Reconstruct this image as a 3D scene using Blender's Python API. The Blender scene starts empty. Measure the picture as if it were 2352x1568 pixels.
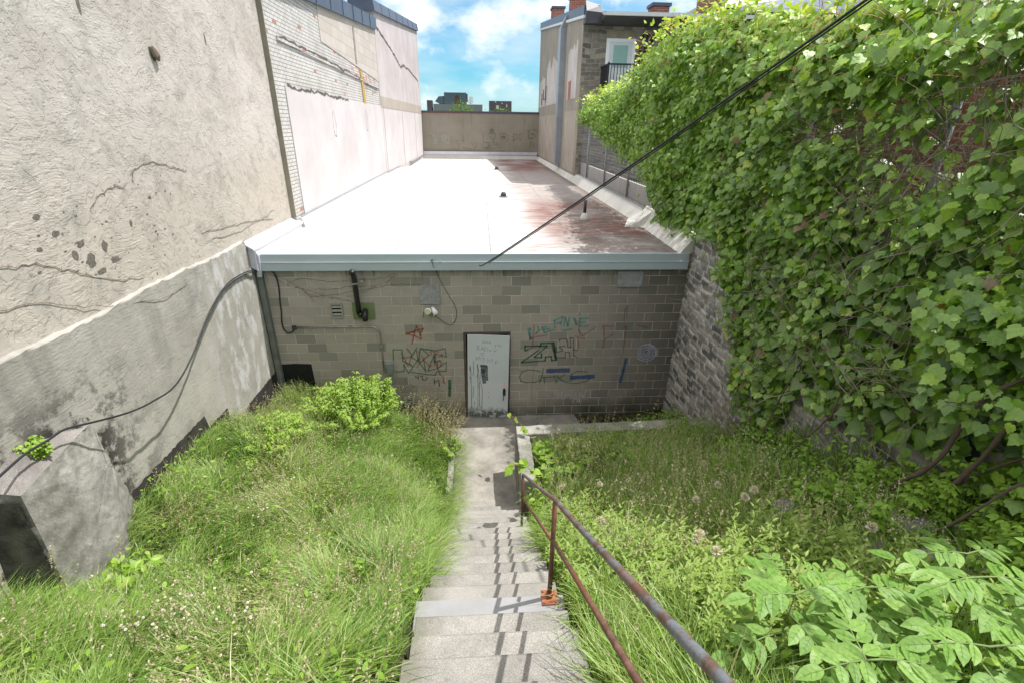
import bpy, math, random
import numpy as np
from mathutils import Vector, Matrix
rng = np.random.default_rng(7)
random.seed(7)
S = bpy.context.scene
col = S.collection
# ---------------------------------------------------------------- camera, sky, sun, exposure
cam = bpy.data.cameras.new('camera'); co = bpy.data.objects.new('camera', cam); col.objects.link(co)
cam.sensor_width = 36.0; cam.lens = 36.0*1118/2352; cam.clip_start = .05; cam.clip_end = 3000
co.matrix_world = Matrix(((0.998,0.0130,-0.0618,0),(-0.0618,0.4062,-0.9117,0),(0.0133,0.9137,0.4062,0),(0,0,0,1)))
S.camera = co
SUN = Vector((.43,.09,1)).normalized()
elev = math.asin(SUN.z); az = math.atan2(SUN.x, SUN.y)
sl = bpy.data.lights.new('sun','SUN'); sl.energy = 3.2; sl.angle = math.radians(.55); sl.color = (1,.97,.925)
so = bpy.data.objects.new('sun', sl); col.objects.link(so); so.rotation_euler = SUN.to_track_quat('Z','Y').to_euler()
W = bpy.data.worlds.new('World'); S.world = W; W.use_nodes = True
nt = W.node_tree; nt.nodes.clear()
def wn(t, **k):
    n = nt.nodes.new(t)
    for a, b in k.items(): setattr(n, a, b)
    return n
sky = wn('ShaderNodeTexSky', sky_type='NISHITA', sun_disc=False, sun_elevation=elev, sun_rotation=az, air_density=1.0, dust_density=.6, ozone_density=2.0)
tc = wn('ShaderNodeTexCoord')
sep = wn('ShaderNodeSeparateXYZ'); nt.links.new(tc.outputs['Generated'], sep.inputs[0])
# cloud coordinates on a high flat layer: direction.xy / (direction.z + .12)
ad = wn('ShaderNodeMath', operation='ADD'); ad.inputs[1].default_value = .10; nt.links.new(sep.outputs[2], ad.inputs[0])
mx_ = wn('ShaderNodeMath', operation='MAXIMUM'); mx_.inputs[1].default_value = .04; nt.links.new(ad.outputs[0], mx_.inputs[0])
cv = wn('ShaderNodeCombineXYZ')
for i in (0,1):
    d = wn('ShaderNodeMath', operation='DIVIDE'); nt.links.new(sep.outputs[i], d.inputs[0]); nt.links.new(mx_.outputs[0], d.inputs[1]); nt.links.new(d.outputs[0], cv.inputs[i])
n1 = wn('ShaderNodeTexNoise'); n1.inputs['Scale'].default_value = 1.0; n1.inputs['Detail'].default_value = 9; n1.inputs['Roughness'].default_value = .56
mp = wn('ShaderNodeMapping'); mp.inputs['Scale'].default_value = (8,8,14); mp.inputs['Location'].default_value = (2.6,1.1,.2); nt.links.new(tc.outputs['Generated'], mp.inputs[0]); nt.links.new(mp.outputs[0], n1.inputs[0])
cr = wn('ShaderNodeValToRGB'); cr.color_ramp.elements[0].position = .45; cr.color_ramp.elements[0].color=(.10,.10,.10,1); cr.color_ramp.elements[1].position = .64
zb=wn('ShaderNodeMath',operation='MULTIPLY_ADD'); zb.inputs[1].default_value=.42; nt.links.new(sep.outputs[2],zb.inputs[0]); nt.links.new(n1.outputs[0],zb.inputs[2])   # unseen cloud cover added overhead as fill light
zc=wn('ShaderNodeMath',operation='SUBTRACT'); zc.inputs[1].default_value=.105; nt.links.new(zb.outputs[0],zc.inputs[0]); nt.links.new(zc.outputs[0], cr.inputs[0])
tint = wn('ShaderNodeMix', data_type='RGBA', blend_type='MULTIPLY'); tint.inputs[0].default_value = 1; tint.inputs[7].default_value = (.12,.40,.50,1)
nt.links.new(sky.outputs[0], tint.inputs[6])
cm = wn('ShaderNodeMix', data_type='RGBA'); cz=wn('ShaderNodeMix',data_type='RGBA'); cz.inputs[6].default_value=(3.9,3.95,4.05,1); cz.inputs[7].default_value=(6.6,6.5,6.4,1); nt.links.new(sep.outputs[2],cz.inputs[0]); nt.links.new(cz.outputs[2],cm.inputs[7])  # clouds above the view made brighter to fill the shade
vm = wn('ShaderNodeMapping'); vm.inputs['Scale'].default_value = (5,5,16); nt.links.new(tc.outputs['Generated'], vm.inputs[0])
vn = wn('ShaderNodeTexNoise'); vn.inputs['Scale'].default_value = 1; vn.inputs['Detail'].default_value = 6; nt.links.new(vm.outputs[0], vn.inputs[0])
vr = wn('ShaderNodeValToRGB'); vr.color_ramp.elements[0].position = .38; vr.color_ramp.elements[1].position = .72; vr.color_ramp.elements[1].color = (.75,.75,.75,1); nt.links.new(vn.outputs[0], vr.inputs[0])
veil = wn('ShaderNodeMix', data_type='RGBA'); veil.inputs[7].default_value = (2.9,3.35,3.45,1); nt.links.new(vr.outputs[0], veil.inputs[0]); nt.links.new(tint.outputs[2], veil.inputs[6])
nt.links.new(cr.outputs[0], cm.inputs[0]); nt.links.new(veil.outputs[2], cm.inputs[6])
bg = wn('ShaderNodeBackground'); bg.inputs[1].default_value = .15; wo = wn('ShaderNodeOutputWorld')
nt.links.new(cm.outputs[2], bg.inputs[0]); nt.links.new(bg.outputs[0], wo.inputs[0])
S.view_settings.view_transform = 'Standard'; S.view_settings.look = 'None'; S.view_settings.gamma = 1; S.view_settings.exposure = 1.0
S.render.engine = 'CYCLES'; S.cycles.use_denoising = True
S.cycles.max_bounces = 6; S.cycles.transparent_max_bounces = 12

# ---------------------------------------------------------------- helpers
def link(name, me, parent=None, mat=None):
    o = bpy.data.objects.new(name, me); col.objects.link(o)
    if mat is not None and me is not None: me.materials.append(mat)
    if parent is not None: o.parent = parent
    return o
def tag(o, label=None, cat=None, group=None, kind=None):
    if label: o['label'] = label
    if cat: o['category'] = cat
    if group: o['group'] = group
    if kind: o['kind'] = kind
    return o
def empty(name, loc=(0,0,0), label=None, cat=None, group=None):
    o = bpy.data.objects.new(name, None); col.objects.link(o); o.location = loc; o.empty_display_size = .1
    return tag(o, label, cat, group)
class MB:
    def __init__(s): s.v = []; s.f = []
    def face(s, pts):
        b = len(s.v); s.v += [tuple(p) for p in pts]; s.f.append(tuple(range(b, b+len(pts))))
    def box(s, x0,y0,z0,x1,y1,z1):
        x0,x1 = sorted((x0,x1)); y0,y1 = sorted((y0,y1)); z0,z1 = sorted((z0,z1)); b = len(s.v)
        s.v += [(x0,y0,z0),(x1,y0,z0),(x1,y1,z0),(x0,y1,z0),(x0,y0,z1),(x1,y0,z1),(x1,y1,z1),(x0,y1,z1)]
        s.f += [tuple(b+i for i in q) for q in ((3,2,1,0),(4,5,6,7),(0,1,5,4),(1,2,6,5),(2,3,7,6),(3,0,4,7))]
        return s
    def prism(s, poly, axis, a, b):
        """poly: 2D points; axis 'x': (y,z) extruded x a..b; 'y': (x,z); 'z': (x,y)"""
        def P(p, t): return (t,p[0],p[1]) if axis=='x' else ((p[0],t,p[1]) if axis=='y' else (p[0],p[1],t))
        n = len(poly); o = len(s.v)
        s.v += [P(p,a) for p in poly] + [P(p,b) for p in poly]
        s.f += [tuple(o+i for i in range(n))[::-1], tuple(o+n+i for i in range(n))]
        s.f += [(o+i, o+(i+1)%n, o+n+(i+1)%n, o+n+i) for i in range(n)]
        return s
    def hexa(s, p):      # 8 points bottom 4, top 4
        b = len(s.v); s.v += [tuple(q) for q in p]
        s.f += [tuple(b+i for i in q) for q in ((3,2,1,0),(4,5,6,7),(0,1,5,4),(1,2,6,5),(2,3,7,6),(3,0,4,7))]
        return s
    def tube(s, pts, r, n=8, cap=True):
        pts = [Vector(p) for p in pts]; rs = r if isinstance(r,(list,tuple)) else [r]*len(pts)
        b = len(s.v); prev = None
        for i, p in enumerate(pts):
            t = (pts[min(i+1,len(pts)-1)]-pts[max(i-1,0)]).normalized()
            if prev is None:
                a = t.cross(Vector((0,0,1)));
                if a.length < .1: a = t.cross(Vector((1,0,0)))
                a.normalize()
            else:
                a = (prev - t*prev.dot(t)).normalized()
            prev = a; c = t.cross(a)
            for k in range(n):
                th = 2*math.pi*k/n; s.v.append(tuple(p + (a*math.cos(th)+c*math.sin(th))*rs[i]))
        for i in range(len(pts)-1):
            for k in range(n):
                s.f.append((b+i*n+k, b+i*n+(k+1)%n, b+(i+1)*n+(k+1)%n, b+(i+1)*n+k))
        if cap:
            s.f.append(tuple(b+k for k in range(n))[::-1]); s.f.append(tuple(b+(len(pts)-1)*n+k for k in range(n)))
        return s
    def build(s, name, mat, parent=None, smooth=False, bevel=0):
        me = bpy.data.meshes.new(name); me.from_pydata(s.v, [], s.f); me.update()
        o = link(name, me, parent, mat)
        if smooth:
            me.polygons.foreach_set('use_smooth', [True]*len(me.polygons))
        if bevel:
            m = o.modifiers.new('bevel','BEVEL'); m.width = bevel; m.segments = 2; m.limit_method = 'ANGLE'; m.angle_limit = .6
        return o
def npmesh(name, V, T, mat, parent=None, attr=None, smooth=False, quads=False):
    """V (n,3), T (m,3|4); attr: dict name -> per-vertex floats"""
    me = bpy.data.meshes.new(name); V = np.asarray(V, np.float32); T = np.asarray(T, np.int32); k = T.shape[1]
    me.vertices.add(len(V)); me.vertices.foreach_set('co', V.ravel())
    me.loops.add(T.size); me.loops.foreach_set('vertex_index', T.ravel())
    me.polygons.add(len(T)); me.polygons.foreach_set('loop_start', np.arange(0, T.size, k, dtype=np.int32))
    me.polygons.foreach_set('loop_total', np.full(len(T), k, np.int32))
    if smooth: me.polygons.foreach_set('use_smooth', np.ones(len(T), bool))
    me.update(calc_edges=True)
    if attr:
        for an, av in attr.items():
            a = me.attributes.new(an, 'FLOAT', 'POINT'); a.data.foreach_set('value', np.asarray(av, np.float32))
    me.validate()
    return link(name, me, parent, mat)
def nrm(a): return a/np.maximum(np.linalg.norm(a, axis=-1, keepdims=True), 1e-9)
class Leaves:
    """collects copies of leaf templates, builds one mesh"""
    def __init__(s): s.V=[]; s.T=[]; s.A=[]; s.n=0
    def add(s, tpl, pos, tip, nor, size, val):
        tv, tt = tpl[:2]; dv = tpl[2] if len(tpl) > 2 else 0; pos = np.atleast_2d(pos).astype(float); N = len(pos)
        tip = nrm(np.broadcast_to(tip,(N,3)).astype(float)); nor = np.broadcast_to(nor,(N,3)).astype(float)
        side = nrm(np.cross(tip, nor)); nn = np.cross(side, tip)
        size = np.broadcast_to(size,(N,))[:,None,None]
        P = (tv[None,:,0:1]*side[:,None]+tv[None,:,1:2]*tip[:,None]+tv[None,:,2:3]*nn[:,None])*size + pos[:,None]
        s.V.append(P.reshape(-1,3)); s.T.append((tt[None]+ (s.n+np.arange(N)*len(tv))[:,None,None]).reshape(-1,3))
        s.A.append((np.broadcast_to(val,(N,))[:,None]+np.broadcast_to(dv,(len(tv),))[None]).reshape(-1)); s.n += N*len(tv)
    def build(s, name, mat, parent=None):
        return npmesh(name, np.concatenate(s.V), np.concatenate(s.T), mat, parent, {'v': np.concatenate(s.A)})
def tpl_fan(half, c, cup=.18, droop=.25, jag=0):
    """leaf from its right half outline (x,y), midrib point c; folded along the midrib and drooping at the tip"""
    L = [(-x,y) for x,y in half[1:-1]][::-1]
    ring = half + L
    V = [(0,c,0)] + [(x,y,0) for x,y in ring]
    V = np.array(V, float); V[:,2] = cup*np.abs(V[:,0])*1.0 - droop*V[:,1]**2*.6 - .35*V[:,0]**2
    n = len(ring); T = [(0,1+i,1+(i+1)%n) for i in range(n)]
    return V, np.array(T)
GRAPE = tpl_fan([(0,.02),(.16,-.12),(.36,-.04),(.47,.16),(.56,.34),(.43,.42),(.46,.62),(.28,.66),(.15,.88),(0,1.06)], .36, cup=.22, droop=.35)
HEART = tpl_fan([(0,.03),(.18,-.08),(.40,.08),(.42,.34),(.27,.62),(.1,.86),(0,1.0)], .36, cup=.25, droop=.35)
LANCE = tpl_fan([(0,0),(.10,.14),(.155,.38),(.12,.66),(.05,.88),(0,1.0)], .45, cup=.3, droop=.45)
OVAL = tpl_fan([(0,0),(.14,.1),(.25,.32),(.25,.55),(.16,.78),(.06,.94),(0,1.03)], .45, cup=.3, droop=.3)
def veined(t, w=.016, dz=.012, d=-.45):
    V, T = t; b = len(V); f = lambda y: -.3*.6*y*y+dz; E = [(-w,0,f(0)),(w,0,f(0)),(w*.8,.5,f(.5)+.01),(-w*.8,.5,f(.5)+.01),(0,.98,f(.98))]; F = [(b,b+1,b+2),(b,b+2,b+3),(b+3,b+2,b+4)]
    for y in (.22,.42,.62):
        for s_ in (1,-1):
            k = b+len(E); x1 = s_*.2*(1-abs(y-.4)); E += [(0,y,f(y)+.008),(0,y+.022,f(y)+.008),(x1,y+.17,f(y+.17)+.3*abs(x1)-.35*x1*x1)]; F.append((k,k+1,k+2) if s_ < 0 else (k,k+2,k+1))
    return np.vstack([V,E]), np.vstack([T,F]), np.concatenate([np.zeros(b), np.full(len(E), d)])
OVALV = veined(OVAL)
NARROW = tpl_fan([(0,0),(.06,.3),(.05,.7),(0,1.0)], .45, cup=.2, droop=.6)
SMALL = (np.array([(0,0,0),(.3,.5,.04),(0,1,-.1),(-.3,.5,.04)],float), np.array([(0,1,2),(0,2,3)]))

# ---------------------------------------------------------------- material helpers
class NM:
    def __init__(s, name):
        s.m = bpy.data.materials.new(name); s.m.use_nodes = True; s.t = s.m.node_tree; s.t.nodes.clear()
        s.tc = s.n('ShaderNodeTexCoord'); s.co = s.tc.outputs['Object']
    def n(s, t, **k):
        n = s.t.nodes.new(t)
        for a, b in k.items(): setattr(n, a, b)
        return n
    def set(s, sock, v):
        if isinstance(v, bpy.types.NodeSocket): s.t.links.new(v, sock)
        elif isinstance(v, (tuple,list)) and sock.type == 'RGBA': sock.default_value = tuple(v)+(1,) if len(v)==3 else v
        else: sock.default_value = v
    def mapv(s, scale=(1,1,1), rot=(0,0,0), loc=(0,0,0), vec=None):
        n = s.n('ShaderNodeMapping'); n.inputs['Scale'].default_value = scale; n.inputs['Rotation'].default_value = rot; n.inputs['Location'].default_value = loc
        s.set(n.inputs[0], vec or s.co); return n.outputs[0]
    def noise(s, scale, detail=4, rough=.55, vec=None, dist=0):
        n = s.n('ShaderNodeTexNoise'); n.inputs['Scale'].default_value = scale; n.inputs['Detail'].default_value = detail
        n.inputs['Roughness'].default_value = rough; n.inputs['Distortion'].default_value = dist; s.set(n.inputs[0], vec or s.co); return n.outputs[0]
    def vor(s, scale, feature='F1', vec=None, out=0):
        n = s.n('ShaderNodeTexVoronoi', feature=feature); n.inputs['Scale'].default_value = scale; s.set(n.inputs[0], vec or s.co); return n.outputs[out]
    def math(s, op, a, b=0, clamp=False):
        n = s.n('ShaderNodeMath', operation=op); n.use_clamp = clamp; s.set(n.inputs[0], a); s.set(n.inputs[1], b); return n.outputs[0]
    def ramp(s, fac, *st):
        n = s.n('ShaderNodeValToRGB'); e = n.color_ramp.elements
        while len(e) < len(st): e.new(.5)
        for i, (p, c) in enumerate(st):
            e[i].position = p; e[i].color = (c,c,c,1) if isinstance(c,(int,float)) else tuple(c)+(1,)
        s.set(n.inputs[0], fac); return n.outputs[0]
    def mix(s, f, a, b, mode='MIX'):
        n = s.n('ShaderNodeMix', data_type='RGBA', blend_type=mode); s.set(n.inputs[0], f); s.set(n.inputs[6], a); s.set(n.inputs[7], b); return n.outputs[2]
    def xyz(s, vec=None):
        n = s.n('ShaderNodeSeparateXYZ'); s.set(n.inputs[0], vec or s.co); return n.outputs
    def comb(s, x, y, z=0):
        n = s.n('ShaderNodeCombineXYZ'); s.set(n.inputs[0], x); s.set(n.inputs[1], y); s.set(n.inputs[2], z); return n.outputs[0]
    def bump(s, h, st=.5, dist=.01, normal=None):
        n = s.n('ShaderNodeBump'); n.inputs['Strength'].default_value = st; n.inputs['Distance'].default_value = dist; s.set(n.inputs['Height'], h)
        if normal: s.set(n.inputs['Normal'], normal)
        return n.outputs[0]
    def out(s, color, rough=.85, metal=0, normal=None, spec=.3):
        p = s.n('ShaderNodeBsdfPrincipled'); s.set(p.inputs['Base Color'], color); s.set(p.inputs['Roughness'], rough); s.set(p.inputs['Metallic'], metal)
        p.inputs['Specular IOR Level'].default_value = spec
        if normal: s.set(p.inputs['Normal'], normal)
        o = s.n('ShaderNodeOutputMaterial'); s.t.links.new(p.outputs[0], o.inputs[0]); return s.m
def brick(s, vec, w, h, mortar, c1, c2, cm, off=.5, bias=0, smooth=.1):
    n = s.n('ShaderNodeTexBrick'); n.offset = off; n.inputs['Scale'].default_value = 1
    for k, v in (('Color1',c1),('Color2',c2),('Mortar',cm),('Mortar Size',mortar),('Mortar Smooth',smooth),('Bias',bias),('Brick Width',w),('Row Height',h)): s.set(n.inputs[k], v)
    s.set(n.inputs[0], vec); return n.outputs[0], n.outputs[1]
def plain(name, c, rough=.6, metal=0, var=.12, scale=6, bump=0, spec=.4):
    s = NM(name); k = s.noise(scale, 5); k2 = s.ramp(k, (.3,1-var),(.7,1+0*var))
    nb = s.bump(s.noise(scale*12,3), bump, .004) if bump else None
    return s.out(s.mix(1.0, c, k2, 'MULTIPLY'), rough, metal, nb, spec)
def leafmat(name, stops, trans=.4, gloss=.06, rough=.45):
    s = NM(name); a = s.n('ShaderNodeAttribute', attribute_name='v')
    c = s.mix(1, s.ramp(a.outputs['Fac'], *stops), s.ramp(s.noise(38,4,.7), (.3,.72),(.65,1.08)), 'MULTIPLY')
    d = s.n('ShaderNodeBsdfDiffuse'); s.set(d.inputs[0], c)
    t = s.n('ShaderNodeBsdfTranslucent'); s.set(t.inputs[0], s.mix(1, c, (1.25,1.15,.55), 'MULTIPLY'))
    g = s.n('ShaderNodeBsdfGlossy'); g.inputs[1].default_value = rough; g.inputs[0].default_value = (1,1,1,1)
    m1 = s.n('ShaderNodeMixShader'); m1.inputs[0].default_value = trans; s.t.links.new(d.outputs[0], m1.inputs[1]); s.t.links.new(t.outputs[0], m1.inputs[2])
    m2 = s.n('ShaderNodeMixShader'); m2.inputs[0].default_value = gloss; s.t.links.new(m1.outputs[0], m2.inputs[1]); s.t.links.new(g.outputs[0], m2.inputs[2])
    o = s.n('ShaderNodeOutputMaterial'); s.t.links.new(m2.outputs[0], o.inputs[0]); return s.m

# ---------------------------------------------------------------- materials
def m_stucco():
    s = NM('cream stucco')
    w = s.n('ShaderNodeVectorMath', operation='ADD'); dn = s.n('ShaderNodeTexNoise'); dn.inputs['Scale'].default_value = .9; dn.inputs['Detail'].default_value = 3; s.set(dn.inputs[0], s.co)
    ds = s.n('ShaderNodeVectorMath', operation='SCALE'); s.set(ds.inputs[0], dn.outputs[1]); ds.inputs[3].default_value = .55
    s.set(w.inputs[0], s.co); s.set(w.inputs[1], ds.outputs[0]); wv = w.outputs[0]
    a = s.noise(1, 5, .6, s.mapv((1,5,46), (.25,0,0), vec=wv)); b = s.noise(1, 5, .6, s.mapv((1,38,5), (.5,0,0), vec=wv))
    msk = s.ramp(s.noise(.8,2), (.42,0),(.58,1)); st = s.mix(msk, a, b)
    reg = s.ramp(s.noise(1.3,3,.6,s.mapv(loc=(9,2,4))), (.38,.15),(.62,1))
    flake = s.ramp(s.noise(7,6,.65,wv), (.46,0),(.54,1))
    fine = s.noise(60,4,.7)
    h = s.math('ADD', s.math('MULTIPLY', st, reg), s.math('MULTIPLY', flake, .42)); h = s.math('ADD', h, s.math('MULTIPLY', fine, .22))
    n = s.bump(h, .75, .014)
    low = s.ramp(s.math('ADD', s.math('MULTIPLY', s.xyz()[2], -.42), s.noise(1.1,4)), (.55,0),(1.35,1))
    c = s.ramp(s.noise(.55,6,.6), (.3,(.40,.36,.325)),(.5,(.50,.46,.425)),(.75,(.58,.54,.51)))
    c = s.mix(s.math('MULTIPLY', low, .55), c, (.45,.405,.34))
    grey = s.ramp(s.noise(2.2,7,.7,s.mapv(loc=(3,3,3))), (.5,0),(.68,1))
    c = s.mix(s.math('MULTIPLY', grey, .7), c, (.27,.26,.23))
    sc = s.ramp(st, (.26,1),(.40,0)); c = s.mix(s.math('MULTIPLY', sc, .4), c, (.25,.235,.2))
    pit = s.math('MULTIPLY', s.ramp(s.noise(9,8,.75,wv), (.33,1),(.36,0)), s.math('ADD', low, .15, True)); c = s.mix(pit, c, (.09,.085,.075))
    return s.out(c, .9, 0, n, .15)
def m_render():
    s = NM('grey cement render')
    z = s.xyz()[2]; y = s.xyz()[1]
    c = s.ramp(s.noise(.9,6,.6), (.3,(.30,.285,.255)),(.7,(.42,.40,.36)))
    streak = s.ramp(s.noise(1,6,.6,s.mapv((1,1.5,.22),loc=(0,2.2,0))), (.5,0),(.68,1))
    top = s.ramp(z, (.0,0),(1,1))
    tm = s.math('MULTIPLY', s.math('ADD', z, 3.6), .75, True)
    c = s.mix(s.math('MULTIPLY', s.math('MULTIPLY', streak, tm), .65), c, (.15,.145,.13))
    c = s.mix(s.math('MULTIPLY', s.ramp(s.noise(1.7,7,.7), (.5,0),(.72,1)), .5), c, (.15,.15,.14))
    # white lime bleed near the corner
    wm = s.math('MULTIPLY', s.ramp(s.noise(2.5,7,.65,s.mapv((1,1.6,.8))), (.5,0),(.6,1)), s.ramp(y, (0,0),(1,1)))
    ym = s.math('MULTIPLY', s.math('SUBTRACT', y, 7.2), 1.2, True); c = s.mix(s.math('MULTIPLY', wm, ym), c, (.50,.49,.49))
    # black lichen toward the camera
    yl = s.math('MULTIPLY', s.math('SUBTRACT', 6.1, y), .8, True); zl = s.math('MULTIPLY', s.math('SUBTRACT', -2.35, z), 1.8, True)
    lic = s.math('MULTIPLY', s.ramp(s.noise(2.2,9,.75,s.mapv(loc=(1.7,.5,0))), (.47,0),(.55,1)), s.math('MULTIPLY', yl, zl)); c = s.mix(lic, c, (.035,.03,.028))
    h = s.math('ADD', s.noise(1,5,.6,s.mapv((1,7,40),(.35,0,0))), s.math('MULTIPLY', s.ramp(s.noise(5,6,.7), (.45,0),(.55,1)), .4)); h = s.math('ADD', h, s.math('MULTIPLY', s.noise(50,4,.7), .3))
    return s.out(c, .88, 0, s.bump(h, .6, .010), .2)
def m_block():
    s = NM('concrete block'); o = s.xyz(); v = s.comb(s.math('ADD', o[0], .600), s.math('ADD', o[2], 4.02+.2032*60))
    v2 = v
    rnd, fac = brick(s, v2, .4064, .2032, .0055, (0,0,0), (1,1,1), (.5,.5,.5), smooth=.15)
    c = s.ramp(rnd, (0,(.20,.192,.175)),(.15,(.25,.24,.215)),(.18,(.345,.305,.275)),(1,(.42,.375,.335)))
    c = s.mix(s.math('MULTIPLY', s.ramp(s.noise(1.6,6,.65), (.5,0),(.75,1)), .5), c, (.2,.19,.17))
    c = s.mix(.35, c, s.ramp(s.noise(90,4,.8), (.3,(.2,.19,.165)),(.7,(.46,.43,.37))))
    # dark damp toward the right, green algae toward the ground
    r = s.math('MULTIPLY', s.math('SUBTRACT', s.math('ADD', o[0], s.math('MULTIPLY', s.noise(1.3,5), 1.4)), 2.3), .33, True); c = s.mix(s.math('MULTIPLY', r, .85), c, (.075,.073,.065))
    dn = s.math('MULTIPLY', s.math('SUBTRACT', s.math('ADD', s.math('MULTIPLY', o[2], -1), s.math('MULTIPLY', s.noise(1.8,6), .9)), 6.0), 1.8, True); c = s.mix(s.math('MULTIPLY', dn, .85), c, (.045,.055,.03))
    drip = s.math('MULTIPLY', s.ramp(s.noise(1,5,.7,s.mapv((14,1,.9))), (.52,0),(.62,1)), s.math('MULTIPLY', s.math('ADD', o[2], 2.95), 3.2, True)); c = s.mix(s.math('MULTIPLY', drip, .7), c, (.1,.075,.06))
    eff = s.math('MULTIPLY', s.ramp(s.noise(1,6,.7,s.mapv((3,1,1.1),loc=(4,0,2))), (.6,0),(.72,1)), .3); c = s.mix(eff, c, (.4,.4,.37))
    mort = s.ramp(s.noise(3,5), (.35,(.38,.37,.33)),(.6,(.60,.59,.54)))
    c = s.mix(s.math('MULTIPLY', fac, s.ramp(s.noise(2.6,5,.6,s.mapv(loc=(5,5,5))), (.3,.25),(.6,1))), c, mort)
    h = s.math('SUBTRACT', s.math('MULTIPLY', s.noise(110,3,.8), .5), s.math('MULTIPLY', fac, .6))
    return s.out(c, .92, 0, s.bump(h, .7, .006), .15)
def m_whitebrick():
    s = NM('white painted brick'); o = s.xyz(); v = s.comb(o[1], o[2])
    rnd, fac = brick(s, v, .235, .0785, .008, (0,0,0), (1,1,1), (.5,.5,.5), smooth=.2)
    ay = s.math('MULTIPLY', s.math('SUBTRACT', o[1], 20.9), .45); az_ = s.math('MULTIPLY', s.math('SUBTRACT', o[2], 1.72), 2.0); area = s.math('SUBTRACT', 1.35, s.math('SQRT', s.math('ADD', s.math('MULTIPLY', ay, ay), s.math('MULTIPLY', az_, az_))), True)
    c = s.ramp(s.noise(2.2,6,.7), (.3,(.42,.40,.375)),(.6,(.58,.565,.55)))
    red = s.math('MULTIPLY', s.ramp(rnd, (.0,1),(.012,1),(.014,0)), 1.0); red2 = s.math('MULTIPLY', s.math('MULTIPLY', s.ramp(rnd, (.42,1),(.43,0)), area), s.ramp(s.noise(2.4,5), (.47,0),(.53,1)))
    c = s.mix(s.math('MAXIMUM', s.math('MULTIPLY', red, .8), s.math('MULTIPLY', red2, .95)), c, (.42,.13,.07))
    c = s.mix(s.math('MULTIPLY', fac, .85), c, (.24,.23,.22))
    h = s.math('SUBTRACT', s.math('MULTIPLY', s.noise(20,4,.7), .5), s.math('MULTIPLY', fac, 1.2))
    return s.out(c, .85, 0, s.bump(h, 1, .018), .2)
def m_whiteblock():
    s = NM('painted block infill'); o = s.xyz(); v = s.comb(o[1], s.math('ADD', o[2], .1))
    rnd, fac = brick(s, v, .6, .3, .008, (0,0,0), (1,1,1), (.5,.5,.5), smooth=.1)
    c = s.ramp(rnd, (0,(.44,.385,.335)),(1,(.52,.47,.43))); c = s.mix(s.math('MULTIPLY', s.noise(3,5), .5), c, (.52,.5,.475)); c = s.mix(fac, c, (.36,.34,.32))
    return s.out(c, .85, 0, s.bump(s.math('MULTIPLY', fac, -1), .6, .01), .2)
def m_plaster(name, a, b, st=(.3,.29,.27), amt=.5, axis=1, bumpk=.5):
    s = NM(name); c = s.ramp(s.noise(.7,6,.6), (.35,a),(.65,b))
    k = s.ramp(s.noise(1,6,.7,s.mapv((3,3,.35) if axis else (3,3,.35))), (.55,0),(.72,1)); c = s.mix(s.math('MULTIPLY', k, amt), c, st)
    sp = s.ramp(s.noise(9,8,.75), (.32,1),(.37,0)); c = s.mix(s.math('MULTIPLY', sp, amt), c, st)
    return s.out(c, .88, 0, s.bump(s.noise(25,6,.7), bumpk, .008), .2)
def m_roof():
    s = NM('white roof membrane'); o = s.xyz()
    str_ = s.noise(1,10,.76,s.mapv((1.3,12,1))); big = s.noise(.55,5,.6,s.mapv((.7,1.3,1)))
    c = s.ramp(str_, (.3,(.36,.32,.30)),(.45,(.54,.525,.515)),(1,(.62,.62,.62)))
    def sm(v, a, b): return s.math('DIVIDE', s.math('SUBTRACT', v, a), b-a, True)
    right = sm(s.math('ADD', o[0], s.math('MULTIPLY', big, 3.0)), 2.5, 3.3)
    gate = s.math('MAXIMUM', s.math('MULTIPLY', sm(o[1], 26.5, 29), 1), s.math('MULTIPLY', sm(o[1], 17.5, 15.5), sm(o[1], 10.2, 11.2)))
    red = s.math('MULTIPLY', s.math('MULTIPLY', right, gate), s.ramp(s.math('ADD', s.math('MULTIPLY', str_, .6), s.math('MULTIPLY', s.noise(.5,3,.5,s.mapv(loc=(2.3,.8,0))), .6)), (.5,0),(.6,1)))
    gy = s.math('MULTIPLY', right, s.ramp(str_, (.4,1),(.6,.35))); c = s.mix(s.math('MULTIPLY', gy, .8), c, (.19,.175,.17))
    c = s.mix(s.math('MULTIPLY', red, .95), c, (.155,.05,.042))
    dk = s.math('MULTIPLY', sm(s.math('ADD', o[0], s.math('MULTIPLY', str_, 2.4)), 2.6, 3.6), s.math('MULTIPLY', s.math('MULTIPLY', sm(o[1], 22, 14), s.ramp(s.noise(1.1,6,.7), (.42,.1),(.58,1))), s.ramp(str_, (.42,0),(.5,1))))
    c = s.mix(s.math('MULTIPLY', dk, .9), c, (.07,.06,.045))
    edge = sm(s.math('ADD', o[0], s.math('MULTIPLY', str_, 1.0)), 4.2, 4.6); c = s.mix(s.math('MULTIPLY', edge, .85), c, (.09,.085,.06))
    pk = s.math('MULTIPLY', s.math('MULTIPLY', sm(o[0], -2.6, 1.2), .9), s.ramp(s.noise(1,9,.8,s.mapv((1.5,16,1),loc=(3,1,0))), (.46,0),(.56,1))); c = s.mix(pk, c, (.27,.205,.19))
    seam = s.math('MULTIPLY', s.math('LESS_THAN', s.math('ABSOLUTE', s.math('SUBTRACT', s.math('MODULO', s.math('ADD', o[0], 10.25), 1.9), .95)), .014), .8); c = s.mix(seam, c, (.2,.19,.185))
    return s.out(c, .9, 0, s.bump(str_, .2, .01), .12)
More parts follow.
